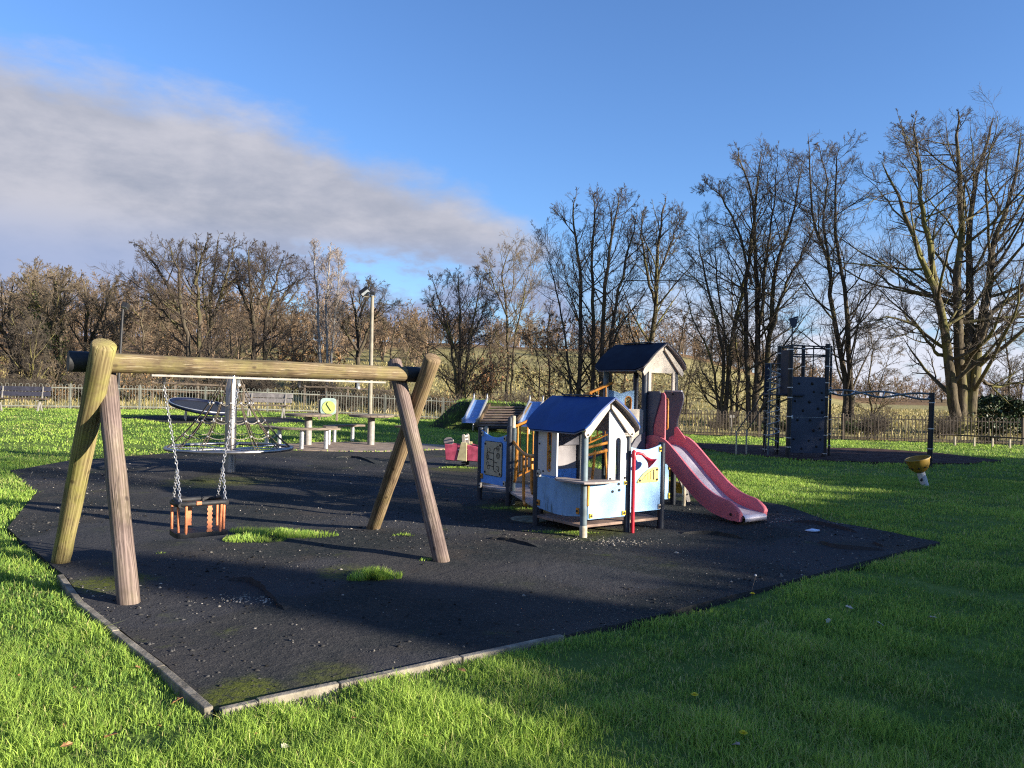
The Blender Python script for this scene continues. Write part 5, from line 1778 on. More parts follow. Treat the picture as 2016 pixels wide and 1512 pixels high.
for sx, x in ((-1, TX0 + .055), (1, TX1 - .055)):
    prof_ = [(.0, .15), (.15, .125), (.32, .12), (.5, .155), (.68, .205), (.85, .25), (.95, .26), (1., .24)] if sx < 0 else \
            [(.0, .12), (.15, .115), (.3, .105), (.45, .11), (.6, .155), (.75, .20), (.88, .225), (.96, .215), (1., .19)]
    right = [(b_, PLAT - .02 + .745 * a_) for a_, b_ in prof_]
    y0_ = -.02 if sx < 0 else -.14
    lp = [(y0_, PLAT - .02)] + right + [(y0_, 1.625)]
    fr = MB(); fr.panel([lp], .024, (x, TY0, 0), (0, -1, 0), (0, 0, 1)); sp1 = fr.build('entrance_panel', MAT['grey_panel'], ps, bevel=.005)
    mid_ = [(.12 + .05 * math.sin(k / 10 * math.pi * 2) + .03 * k / 10, PLAT - .02 + .48 * k / 10) for k in range(11)]
    boltat((x + .014, TY0 - .03, 1.59), (1, 0, 0), sp1); boltat((x - .014, TY0 - .03, 1.59), (-1, 0, 0), sp1); boltat((x - .014, TY0 - .18, PLAT + .02), (-1, 0, 0), sp1)
    # red cheek
    lp = [(.10, PLAT - .02), (.08, PLAT + .20), (.11, PLAT + .40), (.19, PLAT + .60), (.20, PLAT + .70), (.29, PLAT + .71), (.325, PLAT + .67), (.33, PLAT + .45), (.33, PLAT + .0), (.48, PLAT - .07), (.3, PLAT - .05)] if sx < 0 else \
         [(.08, PLAT - .02), (.09, PLAT + .22), (.13, PLAT + .235), (.25, PLAT + .12), (.35, PLAT + .03), (.38, PLAT - .03), (.2, PLAT - .05)]
    fr = MB(); fr.panel([lp], .024, (x + (.026 if sx < 0 else -.026), TY0, 0), (0, -1, 0), (0, 0, 1)); ck_ = fr.build('red_cheek', MAT['red'], ps, bevel=.005)
    if sx < 0:
        b = MB(); b.tube([Vector((x + .060, TY0 - .31 + a, PLAT + .42 + c)) for a, c in rrect(.06, .42, .03, 5)], .012, 8, closed=True); b.build('handle', MAT['orange'], ps, smooth=60)
b = MB(); b.box((TX1 - .055, TY0 - .02, 1.634), (.028, .33, .02)); b.build('lit_edge_strip', MAT['white'], ps, bevel=.004)  # white strip paints the sunlit top edge of the grey panel
lp = [(-.215, 1.15), (.0, 1.15), (.0, 1.62), (-.215, 1.62)]

# slide chute
prof = [(1.33, .885), (1.18, .88), (1.02, .84), (.85, .72), (.60, .515), (.35, .325), (.15, .215), (-.02, .165), (-.18, .14), (-.32, .125)]
prof = [Vector((0, y, z)) for y, z in prof]


def smooth_poly(ps_, n=5):
    out = []
    m_ = len(ps_)
    for i in range(m_ - 1):
        p0, p1, p2, p3 = ps_[max(0, i - 1)], ps_[i], ps_[i + 1], ps_[min(m_ - 1, i + 2)]
        for k in range(n):
            t = k / n
            out.append(0.5 * ((2 * p1) + (p2 - p0) * t + (2 * p0 - 5 * p1 + 4 * p2 - p3) * t * t + (3 * p1 - p0 - 3 * p2 + p3) * t ** 3))
    out.append(ps_[-1]); return out


chute = smooth_poly(prof)
SWD = .205
b = MB()
for i in range(len(chute)):
    p = chute[i]
    for x in (-SWD, -SWD * .4, SWD * .4, SWD): b.v.append((mid + x, p.y, p.z + .004))
for i in range(len(chute) - 1):
    for j in range(3):
        a = i * 4 + j; b.f.append((a, a + 1, a + 5, a + 4))
# rounded front lip
n0 = len(chute) - 1; pl = chute[-1]
prev = [n0 * 4 + j for j in range(4)]
for k in range(1, 8):
    a = math.pi * k / 7
    y = pl.y - .045 * math.sin(a); z = pl.z + .004 - .045 * (1 - math.cos(a))
    cur = []
    for x in (-SWD, -SWD * .4, SWD * .4, SWD): cur.append(len(b.v)); b.v.append((mid + x, y, z))
    for j in range(3): b.f.append((prev[j], prev[j + 1], cur[j + 1], cur[j]))
    prev = cur
b.build('slide_bed', MAT['bed'], ps, smooth=60)
for s_ in (-1, 1):
    outer, sect = [], []
    b = MB(); rows = []
    for i, p in enumerate(chute):
        t = i / (len(chute) - 1)
        tn = (chute[min(i + 1, len(chute) - 1)] - chute[max(i - 1, 0)]).normalized()
        nn = Vector((0, -tn.z, tn.y));
        if nn.z < 0: nn = -nn
        hh = .15 if t < .85 else .15 - .10 * ((t - .85) / .15) ** 1.5
        if t < .12: hh = .10 + .05 * t / .12
        lo = -.085 if t < .93 else -.075
        row = []
        for (dx, dn) in ((SWD - .005, lo), (SWD - .005, hh * .3), (SWD + .012, hh * .8), (SWD + .03, hh), (SWD + .06, hh), (SWD + .075, hh * .75), (SWD + .065, 0), (SWD + .06, lo)):
            q = p + nn * dn
            row.append((mid + s_ * dx, q.y, max(q.z, .02)))
        rows.append(row)
    k = len(rows[0])
    for r_ in rows: b.v.extend(r_)
    for i in range(len(rows) - 1):
        for j in range(k):
            b.f.append((i * k + j, i * k + (j + 1) % k, (i + 1) * k + (j + 1) % k, (i + 1) * k + j))
    b.f.append(tuple(range(k))); b.f.append(tuple((len(rows) - 1) * k + j for j in range(k)))
    o = b.build('slide_side', MAT['red'], ps)
    bm = bmesh.new(); bm.from_mesh(o.data); bmesh.ops.recalc_face_normals(bm, faces=bm.faces[:]); bm.to_mesh(o.data); bm.free()
    o.data.polygons.foreach_set('use_smooth', [True] * len(o.data.polygons)); o.data.set_sharp_from_angle(angle=math.radians(50))
b = MB(); b.tube([Vector((mid - .15, -.13, -.02)), Vector((mid - .15, -.13, .10))], .03, 10); b.build('slide_foot', MAT['post_dark'], ps, smooth=40)
boltat((mid - SWD - .072, -.20, .13), (-1, 0, 0), ps, .016)
lp = [(TX0 - .01, .82), (TX1 + .01, .82), (TX1 + .01, .90), (TX0 - .01, .90)]
fr = MB(); fr.panel([lp], .02, (0, TY0 - .06, 0), (1, 0, 0), (0, 0, 1)); fr.build('chute_lip', MAT['red'], ps, bevel=.006)

# curved ladder on the far right side: pale stringers and yellow treads
for y in (TY0 + .14, TY1 - .14):
    cen_ = [(.02, .90), (.10, .72), (.20, .50), (.32, .30), (.40, .12), (.44, .02)]
    L_, R_ = [], []
    for i, (x, z) in enumerate(cen_):
        w_ = .055 + .02 * math.sin(i)
        L_.append((x - w_, z - .01)); R_.append((x + w_, z + .01))
    fr = MB(); fr.panel([L_ + [(.47, -.02)] + R_[::-1]], .022, (TX1 + .03, y, 0), (1, 0, 0), (0, 0, 1)); so = fr.build('ladder_side', MAT['beige_panel'], ps, bevel=.004)
    for (x, z) in cen_[1:5]: boltat((TX1 + .03 + x, y - .012, z), (0, -1, 0), so, .014)
for x, z in ((.12, .74), (.22, .52), (.34, .28)):
    b = MB(); b.box((TX1 + .03 + x, (TY0 + TY1) / 2, z), (.17, .49, .035)); b.build('tread', MAT['yellow'], ps, bevel=.006)
    b = MB(); b.box((TX1 + .11 + x, (TY0 + TY1) / 2, z - .09), (.02, .48, .15)); b.build('riser', MAT['yellow'], ps, bevel=.004)

# far left play panel and its low deck
LX, LY0, LY1 = .57, 2.27, 3.0
post(LX, LY0, 1.10, MAT['post_dark'], .040); post(LX + .085, LY0 + .02, 1.08, MAT['post_blue'], .036); post(LX, LY1, 1.05, MAT['post_dark'], .040); post(LX + .09, LY1, 1.06, MAT['post_beige'], .03, .75)
post(LX + .17, LY0 + .16, 1.24, MAT['post_beige'], .034); post(LX + .12, LY0 + .17, 1.22, MAT['post_dark'], .03)
top = [(.045 + (LY1 - LY0 - .09) * k / 10, .985 - .07 * math.sin(math.pi * k / 10) + .03 * (k / 10)) for k in range(11)]
lp = [(.045, .27), (LY1 - LY0 - .045, .27)] + top[::-1]
fr = MB(); fr.panel([lp], .022, (LX - .005, LY0, 0), (0, 1, 0), (0, 0, 1)); lpn = fr.build('wall_panel', MAT['blue_mid'], ps, bevel=.004)
lpn['label'] = 'mid blue panel carrying a maze game board'
fr = MB(); fr.panel([rrect(.44, .47, .03, 4, .365, .63)], .014, (LX - .024, LY0, 0), (0, 1, 0), (0, 0, 1)); gb = fr.build('game_board', MAT['game'], ps, bevel=.003)
fr = MB(); fr.panel([rrect(.455, .485, .035, 4, .365, .63)], .008, (LX - .018, LY0 , 0), (0, 1, 0), (0, 0, 1)); fr.build('game_board_edge', MAT['ink'], gb)
GX = LX - .0325
b = MB()


def gl(pts, w=.010):
    for (a, c), (a2, c2) in zip(pts, pts[1:]): b.bar((GX, LY0 + .365 - a, .63 + c), (GX, LY0 + .365 - a2, .63 + c2), w, .003, (1, 0, 0))


gl([(.10, .16), (.05, .15), (.03, .12), (.03, -.14), (.05, -.17), (.10, -.18)])
gl([(.03, .08), (-.06, .08)]); gl([(.03, -.02), (-.07, -.01)]); gl([(.03, -.11), (-.08, -.10)]); gl([(.03, -.04), (.12, -.05)])
for cx, cz, r in ((.13, .15, .035), (.13, .15, .015), (.14, .05, .04), (.14, .05, .02), (-.12, -.08, .03), (-.10, -.13, .025), (-.13, .02, .03)):
    gl([(cx + r * math.cos(a), cz + r * math.sin(a)) for a in [2 * math.pi * k / 10 for k in range(11)]], .007)
gl([(-.15, .17), (-.13, .10), (-.08, .08), (-.06, .13), (-.10, .15)], .007); gl([(.10, -.10), (.16, -.10), (.16, -.17), (.11, -.14)], .007)
gl([(-.16, .06), (-.12, .09), (-.14, -.03), (-.08, .0)], .007)
b.build('maze_lines', MAT['ink'], gb)
for a in (-.19, .19):
    for c in (-.20, .20): boltat((GX, LY0 + .365 + a, .63 + c), (-1, 0, 0), gb, .016)
for y, z, mt in ((LY0 + .075, .93, 'beige_panel'), (LY1 - .075, .97, 'beige_panel'), (LY0 + .075, .31, 'beige_panel'), (LY1 - .075, .36, 'orange'), (LY1 - .04, .22, 'beige_panel')):
    clampbox(LX - .022, y, z, MAT[mt], (.02, .055, .075), bolt=(-1, 0, 0))
b = MB()
lp = [(LX + .02, LY1 + .0), (LX + .02, LY0), (.05, HY + .03), (.62, HY + .03), (1.25, LY0), (1.25, LY1)]
b.panel([lp[::-1]], .03, (0, 0, .20), (1, 0, 0), (0, 1, 0)); b.build('deck', MAT['deck'], ps, bevel=.004)
# rising bridge to the tower
b = MB()
n = 6
for k in range(n):
    t0 = k / n; t1 = (k + .94) / n
    p = Vector((1.25 + (TX0 - 1.25) * t0, 2.66 + (1.72 - 2.66) * t0, .24 + (PLAT - .26) * t0)); q = Vector((1.25 + (TX0 - 1.25) * t1, 2.66 + (1.72 - 2.66) * t1, .24 + (PLAT - .26) * t1))
    b.bar(p, q, .60, .03)
b.build('bridge_deck', MAT['grey_panel'], ps, bevel=.004)


def barrier(pts, zt, zb, nb, name='barrier', r=.019, curl=None):
    """orange tube barrier: handrail along pts with upright tubes"""
    b = MB()
    P_ = [Vector(p) for p in pts]
    rail = [p + Vector((0, 0, zt)) for p in P_]
    rail = smooth_poly(rail, 4) if len(rail) > 2 else rail
    b.tube(rail, r, 10)
    o = b.build(name, MAT['orange'], ps, smooth=60)
    b = MB()
    for k in range(nb):
        t = (k + .5) / nb * (len(P_) - 1); i = min(int(t), len(P_) - 2); p = P_[i] + (P_[i + 1] - P_[i]) * (t - i)
        b.tube([p + Vector((0, 0, zb)), p + Vector((0, 0, zt))], r * .62, 8)
    if zb: b.tube([p + Vector((0, 0, zb)) for p in P_], r * .7, 8)
    b.build('bars', MAT['orange'], o, smooth=60)
    return o


A0 = Vector((LX + .17, LY0 + .16, .24)); A1 = Vector((TX0 - .02, TY0 + .62, PLAT))
B0 = Vector((LX + .55, LY1 - .05, .24)); B1 = Vector((TX0 - .02, TY1, PLAT))
barrier([A0, A0 + (A1 - A0) * .25 + Vector((0, 0, .0)), A0 + (A1 - A0) * .6, A1], .84, .12, 8)
barrier([B0, B0 + (B1 - B0) * .5, B1], .80, .10, 7)
# near sagging rail between left panel and house, with three bent tubes
h0 = Vector((LX + .06, LY0 - .01, .86)); h1 = Vector((0.02, HY + .06, .86))
hr = [h0 + Vector((0, 0, .03)), h0 + (h1 - h0) * .25 - Vector((0, 0, .03)), h0 + (h1 - h0) * .55 - Vector((0, 0, .07)), h0 + (h1 - h0) * .85 - Vector((0, 0, .06)), h1 - Vector((0, 0, .04))]
b = MB(); b.tube(smooth_poly(hr, 5), .022, 10); nr = b.build('barrier', MAT['orange'], ps, smooth=60)
outw = Vector((-.6, -.25, 0)).normalized()
for t, zt, kick, zb in ((.16, .83, -.10, .36), (.50, .79, .20, .16), (.86, .80, .09, .36)):
    p = h0 + (h1 - h0) * t; p.z = 0
    q = [p + Vector((0, 0, zt)), p + Vector((0, 0, zb + .10)) + (h1 - h0).normalized() * kick * .35, p + Vector((0, 0, zb + .03)) + (h1 - h0).normalized() * kick * .55, p + Vector((0, 0, zb)) + (h1 - h0).normalized() * kick]
    b = MB(); b.tube(smooth_poly(q, 5), .020, 10); b.build('bent_tube', MAT['orange'], nr, smooth=60)
# inner rail seen through the playhouse window
i0 = Vector((.10, HY + .10, .86)); i1 = Vector((1.62, 1.36, .93))
b = MB()
for z in (0, -.10): b.tube([i0 + Vector((0, 0, z)), (i0 + i1) / 2 + Vector((0, 0, z - .04)), i1 + Vector((0, 0, z))], .020, 10)
inr = b.build('barrier', MAT['orange'], ps, smooth=60)
for t, k in ((.12, .03), (.35, -.12), (.52, .12), (.75, -.06), (.9, .05)):
    p = i0 + (i1 - i0) * t
    b = MB(); b.tube([p + Vector((0, 0, -.08)), p + Vector((k, 0, -.62))], .018, 8); b.build('bent_tube', MAT['orange'], inr, smooth=60)
for x in (.30, .62): post(x, HY + .30, .98, MAT['post_dark'], .032)

# ------------------------------------------------------------------ spring rocker
sr = ground(905, 921)
sr = ground(916, 919)
rk = thing('spring_rocker', 'pink and cream spring rocker with a white grab frame beside the blue maze panel', 'spring rocker', tuple(sr), math.radians(-14))
rk.scale = (.84, .84, .84)
b = MB()
pts = [Vector((.085 * math.cos(a), .085 * math.sin(a), .0 + a * .0062)) for a in [k * .35 for k in range(62)]]
b.tube(pts, .015, 8); b.build('spring', MAT['rubber_black'], rk, smooth=60)
b = MB(); b.box((.02, 0, .165), (.92, .34, .03)); b.build('base_board', MAT['plank_dark'], rk, bevel=.006)
for y in (-.20, .20):
    for x0, x1_, mt, nm in ((-.44, -.13, 'pink', 'side_panel'), (-.13, .10, 'cream', 'side_panel'), (.10, .50, 'pink', 'side_panel')):
        dz = .0 if mt != 'cream' else .0
        lp = [(x0 + .01, .17), (x1_ - .003, .15), (x1_ - .003, .53 - .05 * (x1_ > .3)), (x0 + .003 - .03 * (x0 < -.3), .55)]
        if mt == 'cream': lp = [(x0 - .02, .17), (x1_ - .003, .15), (x1_ - .003, .60), (x0 + .08, .60)]
        b = MB(); b.panel([lp], .03, (0, y * (1.0 if mt != 'cream' else 1.06), 0), (1, 0, 0), (0, 0, 1)); b.build(nm, MAT[mt], rk, bevel=.01)
b = MB(); b.panel([[(-.17, .17), (.17, .17), (.14, .52), (-.14, .52)]], .03, (.50, 0, 0), (0, 1, 0), (0, 0, 1)); b.build('end_panel', MAT['pink'], rk, bevel=.008)
b = MB(); b.tube([Vector((.50, -.17, .56)), Vector((.52, -.09, .60)), Vector((.52, .09, .60)), Vector((.50, .17, .56))], .035, 10); b.build('end_roll', MAT['red'], rk, smooth=60)
b = MB(); b.panel([circ(-.44, .60, .13, 18, .10)], .03, (0, .02, 0), (1, 0, 0), (0, 0, 1)); b.build('seat_back', MAT['deck'], rk, bevel=.008)
gf = MB()
for y in (-.16, .16): gf.panel([[(-.08, .55), (.0, .55), (-.01, .76), (-.03, .79), (-.07, .79), (-.09, .76)]], .03, (.04, y, 0), (1, 0, 0), (0, 0, 1))
go = gf.build('grab_frame', MAT['beige_panel'], rk, bevel=.006)
for z in (.66, .74):
    b = MB(); b.tube([Vector((-.005, -.15, z)), Vector((-.005, .15, z))], .016, 10); b.build('grab_bar', MAT['white'], go, smooth=60)
b = MB(); b.box((-.18, 0, .40), (.34, .36, .03)); b.build('seat', MAT['deck'], rk, bevel=.006)

# round pale disc set in the rubber
dc = ground(1043, 1026)
b = MB(); b.lathe([(.235, -.02), (.235, .026), (.20, .034), (0, .036)], sides=30)
o = b.build('ground_disc', M('disc_stone', (0.16, 0.16, 0.11), 0.9, 0.35, 9), None, smooth=40, loc=tuple(dc + Vector((0, 0, .004))))
tag(o, 'flat round grey green disc set in the rubber beside the playhouse', 'ground disc')

# ------------------------------------------------------------------ climbing frame on the right
YC = 20.6


def cpx(px, py, dy=0.0): return at(px, py, YC + dy)


cbase = ground(1590, 889); cz = cbase.z
cfm = thing('climbing_frame', 'tall dark climbing tower with slate climbing wall, rope tube and long overhead rail', 'climbing frame', tuple(cbase))


def CL(v): return Vector(v) - cbase


def cpost(pt, pb, dy=0.0, r=.058, name='post', collars=True):
    p = CL(cpx(*pb, dy)); q = CL(cpx(*pt, dy)); p.z = -.05
    b = MB(); b.tube([p, q], r, 14); o = b.build(name, MAT['climb_post'], cfm, smooth=40)
    if collars:
        b = MB(); rng = random.Random(int(pt[0]))
        n = 7
        for k in range(n):
            t = (k + .6 + rng.uniform(-.25, .25)) / n
            c = p + (q - p) * t; d = (q - p).normalized()
            b.tube([c - d * .012, c + d * .012], r + .012, 14)
        b.build('collar', MAT['galv'], o, smooth=40)
    return p, q


pa = cpost((1535, 681), (1529, 884), .6)
pb_ = cpost((1558, 679), (1551, 892), -.3)
pc = cpost((1582, 680), (1578, 884), 1.1, .05)
pd = cpost((1630, 677), (1622, 893), 0.0)
pe = cpost((1637, 681), (1632, 889), .5, .03)
pf = cpost((1511, 716), (1505, 882), 1.3, .05)
# climbing wall
q0 = CL(cpx(1553, 884, -.12)); q1 = CL(cpx(1622, 886, -.02)); zt = CL(cpx(1590, 742, -.1)).z
X = (q1 - q0); X.z = 0; wl = X.length
b = MB(); b.panel([rrect(wl, zt - .12, .07, 4, wl / 2, (zt + .12) / 2)], .05, (q0.x, q0.y, 0), X, (0, 0, 1)); cw = b.build('climbing_wall', MAT['climb'], cfm, bevel=.015)
Xn = X.normalized(); Nn_ = Vector((Xn.y, -Xn.x, 0))
rng = random.Random(8)
holds = [(.25, .94), (.62, .94), (.90, .82), (.33, .78), (.67, .83), (.14, .70), (.55, .69), (.91, .72), (.80, .60), (.37, .57), (.22, .44), (.58, .44), (.86, .33), (.68, .30), (.12, .18), (.88, .18), (.55, .16), (.35, .05), (.77, .08), (.92, .55)]
for u, v in holds:
    c = Vector((q0.x, q0.y, 0)) + Xn * (wl * u) + Vector((0, 0, .14 + (zt - .2) * v)) + Nn_ * .03
    b = MB(); r_ = rng.uniform(.025, .038)
    b.lathe([(r_ * 1.1, -.01), (r_, .012), (r_ * .6, .03), (0, .034)], c, 8, Nn_.to_track_quat('Z', 'Y').to_matrix())
    b.build('hold', MAT['ink'], cw, smooth=50)
c0 = Vector((q0.x, q0.y, zt * .50)) + Nn_ * .027
b = MB(); b.bar(c0 + Xn * .02, c0 + Xn * (wl - .02), .012, .006); b.build('seam', MAT['galv'], cw)
b = MB(); b.box(c0 + Xn * .05, (.07, .03, .09)); b.build('seam_bracket', MAT['galv'], cw, bevel=.01)
# dark slate panels upper left
p0 = CL(cpx(1538, 690, .2)); p1_ = CL(cpx(1557, 780, -.2))
X2 = Vector((p1_.x - p0.x, -.5, 0))
lp = [(0, p1_.z), (X2.length, p1_.z), (X2.length, p0.z - .25), (X2.length * .8, p0.z - .12), (X2.length * .9, p0.z), (0.02, p0.z)]
b = MB(); b.panel([lp], .03, (p0.x, p0.y, 0), X2, (0, 0, 1)); b.build('slate_panel', MAT['climb_dark'], cfm, bevel=.008)
p2 = CL(cpx(1533, 745, .45)); p3 = CL(cpx(1546, 776, .45))
b = MB(); b.panel([[(0, p3.z), (p3.x - p2.x, p3.z), (p3.x - p2.x - .03, p2.z - .2), (p3.x - p2.x + .02, p2.z), (0, p2.z)]], .025, (p2.x, p2.y, 0), (1, 0, 0), (0, 0, 1)); b.build('window_panel', MAT['beige_panel'], cfm, bevel=.006)
p4 = CL(cpx(1506, 717, 1.1)); p5 = CL(cpx(1518, 781, 1.1))
b = MB(); b.panel([[(0, p5.z), (p5.x - p4.x, p5.z), (p5.x - p4.x, p4.z), (0, p4.z)]], .03, (p4.x, p4.y, 0), (1, 0, 0), (0, 0, 1)); b.build('slate_panel', MAT['climb_dark'], cfm, bevel=.008)
pp = CL(cpx(1540, 777, .4))
b = MB(); b.box((pp.x, pp.y, pp.z), (.75, 1.2, .05)); b.build('platform', MAT['climb_dark'], cfm, bevel=.01)
# top rails
b = MB()
za, zb_ = CL(cpx(1590, 682)).z, CL(cpx(1590, 699)).z
cors = [pa[1], pb_[1], pd[1], pe[1], pc[1]]
for z in (za, zb_):
    for i in range(5):
        a = cors[i].copy(); c = cors[(i + 1) % 5].copy(); a.z = z; c.z = z; b.tube([a, c], .020, 8)
v0 = CL(cpx(1602, 683)); v1 = CL(cpx(1600, 742)); b.tube([v0, v1], .014, 8)
h0_ = CL(cpx(1506, 716, .9)); h1_ = CL(cpx(1557, 717, -.2)); b.tube([h0_, h1_], .018, 8)
b.build('top_rails', MAT['climb_post'], cfm, smooth=60)
# spiral rope tube / pole
sp0 = CL(cpx(1512, 886, .3)); sp1_ = CL(cpx(1518, 716, .3)); sp0.z = 0
b = MB(); b.tube([sp0, sp1_], .020, 10); so = b.build('pole', MAT['post_blue'], cfm, smooth=40)
b = MB()
pts = []
for k in range(150):
    t = k / 149.0
    c = sp0 + (sp1_ - sp0) * (.15 + .80 * t) + Vector((.10, .0, 0))
    a = t * 2 * math.pi * 6.5
    pts.append(c + Vector((.16 * math.cos(a), .16 * math.sin(a), 0)))
b.tube(pts, .016, 8); b.build('spiral_bar', MAT['galv'], cfm, smooth=60)
b = MB()
n0_, n1_ = CL(cpx(1520, 720, .35)), CL(cpx(1529, 886, .35)); n1_.z = .05
for k in range(4):
    x = n0_.x + .10 * k - .04
    b.tube([Vector((x, n0_.y, n0_.z)), Vector((x - .06, n0_.y - .05, 1.25)), Vector((x - .12, n0_.y, .1))], .008, 6)
for k in range(13):
    z = .15 + k * .165
    b.tube([Vector((n0_.x - .14, n0_.y, z)), Vector((n0_.x + .10, n0_.y - .03, z + .05)), Vector((n0_.x + .27, n0_.y, z))], .008, 6)
b.build('rope_net', MAT['rope_pale'], cfm, smooth=60)
# rope pair down to two short posts
for (tx, ty, ex, ey, yy) in ((1506, 768, 1450, 850, .9), (1513, 780, 1470, 848, .3)):
    p = CL(cpx(tx, ty, yy)); q = CL(cpx(ex, ey, .5)); gz = z1(q.x + cbase.x, q.y + cbase.y) - cbase.z
    b = MB(); b.tube([p, (p + q) / 2 - Vector((0, 0, .04)), q], .016, 8); b.build('climbing_rope', MAT['rope'], cfm, smooth=60)
    b = MB(); b.tube([Vector((q.x, q.y, gz - .05)), q + Vector((0, 0, .02))], .022, 10); b.build('anchor_post', MAT['post_beige'], cfm, smooth=60)
b = MB()
kn = [CL(cpx(1505, 800, .9)), CL(cpx(1504, 832, .9))]
b.tube([CL(cpx(1507, 780, .9)), CL(cpx(1503, 872, .9))], .010, 6)
for k in kn: b.lathe([(0, -.06), (.05, -.03), (.055, 0), (.05, .03), (0, .06)], k, 10)
b.build('knotted_rope', MAT['rope'], cfm, smooth=60)
# flag on a rod
r0_, r1_ = CL(cpx(1559, 680, -.3)), CL(cpx(1560, 645, -.3))
b = MB(); b.tube([r0_, r1_], .016, 8); fl = b.build('flag_rod', MAT['climb_post'], cfm, smooth=60)
f = [CL(cpx(1553.5, 627, -.3)), CL(cpx(1556.5, 641, -.3)), CL(cpx(1561, 646, -.3)), CL(cpx(1567.5, 643, -.3)), CL(cpx(1571.5, 622, -.3))]
hole = circ(f[4].x - .055, f[4].z - .07, .018, 8)
b = MB(); b.panel([[(v.x, v.z) for v in f], hole], .03, (0, f[0].y, 0), (1, 0, 0), (0, 0, 1)); b.build('flag', MAT['climb_dark'], fl)
# overhead rail: two wavy tubes with rungs, and its end post
o0 = CL(cpx(1631, 772, .1)); o1 = CL(cpx(1835, 781, -2.2))
pe0 = CL(cpx(1830, 900, -2.2)); pe1 = CL(cpx(1835, 778, -2.2)); pe0.z = z1(pe0.x + cbase.x, pe0.y + cbase.y) - cbase.z - .05
b = MB(); b.tube([pe0, pe1 + Vector((0, 0, .06))], .060, 14); eo = b.build('post', MAT['climb_post'], cfm, smooth=40)
b = MB()
for t in (.28, .55, .9):
    c = pe0 + (pe1 - pe0) * t; b.tube([c - Vector((0, 0, .012)), c + Vector((0, 0, .012))], .070, 14)
b.build('collar', MAT['galv'], eo, smooth=40)
d = (o1 - o0); dn = d.normalized(); sd2 = dn.cross(Vector((0, 0, 1))).normalized()
A_, B_ = [], []
for k in range(40):
    t = k / 39.0; w_ = math.sin(t * math.pi * 2.6 + .4)
    c = o0 + d * t
    A_.append(c + Vector((0, 0, .07 * w_)) + sd2 * .14 * math.cos(t * math.pi * 2.6 + .4)); B_.append(c - Vector((0, 0, .07 * w_)) - sd2 * .14 * math.cos(t * math.pi * 2.6 + .4))
b = MB(); b.tube(A_, .024, 10); b.tube(B_, .024, 10); orl = b.build('overhead_rail', MAT['post_blue'], cfm, smooth=60)
b = MB()
for k in range(2, 39, 4): b.tube([A_[k], B_[k]], .015, 8)
b.build('rungs', MAT['galv'], orl, smooth=60)
b = MB(); b.lathe([(0, -.09), (.07, -.06), (.09, 0), (.07, .06), (0, .09)], o0, 12); b.build('rail_joint', MAT['galv'], cfm, smooth=60)

# ------------------------------------------------------------------ yellow spinning bowl
bwb = ground(1823, 958)
bw = thing('spinning_bowl', 'mustard yellow bowl spinner tilted on a slanted white post in the grass', 'spinner', tuple(bwb))
sc_ = bwb.y / F
top = Vector((-11 * sc_, 0, 28 * sc_))
ax_ = Vector((-.26, -.04, .96)).normalized()
b = MB(); b.tube([Vector((.01, 0, -.06)), top], [.062, .072], 14); b.build('post', MAT['white'], bw, smooth=40)
b = MB(); mk = top * .52 + Vector((-.05, -.045, 0)); b.box(mk, (.03, .03, .07), Matrix.Rotation(.4, 3, 'Y')); b.build('dark_mark', MAT['ink'], bw)
b = MB()
q = ax_.to_track_quat('Z', 'Y').to_matrix()
R_ = 22.5 * sc_
b.lathe([(.05, 0), (R_ * .45, .015), (R_ * .72, .07), (R_ * .88, .155), (R_ * .97, .245), (R_ * 1.05, .25), (R_ * 1.05, .268), (R_ * .93, .268), (R_ * .84, .17), (R_ * .66, .09), (0, .045)], top, 32, q)
b.build('bowl', MAT['yellow_bowl'], bw, smooth=45)
b = MB()
for k in range(9):
    a = k * .7; c = top + q @ Vector((R_ * .80 * math.cos(a), R_ * .80 * math.sin(a), .11)); v = (q @ Vector((math.cos(a), math.sin(a), -.35))).normalized()
    b.tube([c - v * .02, c + v * .012], .016, 8)
b.build('bowl_bolts', MAT['ink'], bw)

# ------------------------------------------------------------------ mound with two slides and log steps
YM = 27.0
mc = at(968, 815, YM + 2.2); mz = z1(mc.x, mc.y)


def mound_h(x, y):
    u = (x - mc.x); v = (y - (YM + 2.95))
    a = _ss(1.0 - np.clip((np.abs(u) - 1.05) / 1.5, 0, 1)); c = _ss(1.0 - np.clip((np.abs(v) - .8) / 1.7, 0, 1))
    return 1.02 * a * c * (1 + .05 * wob(x, y, 1.5)) - .05


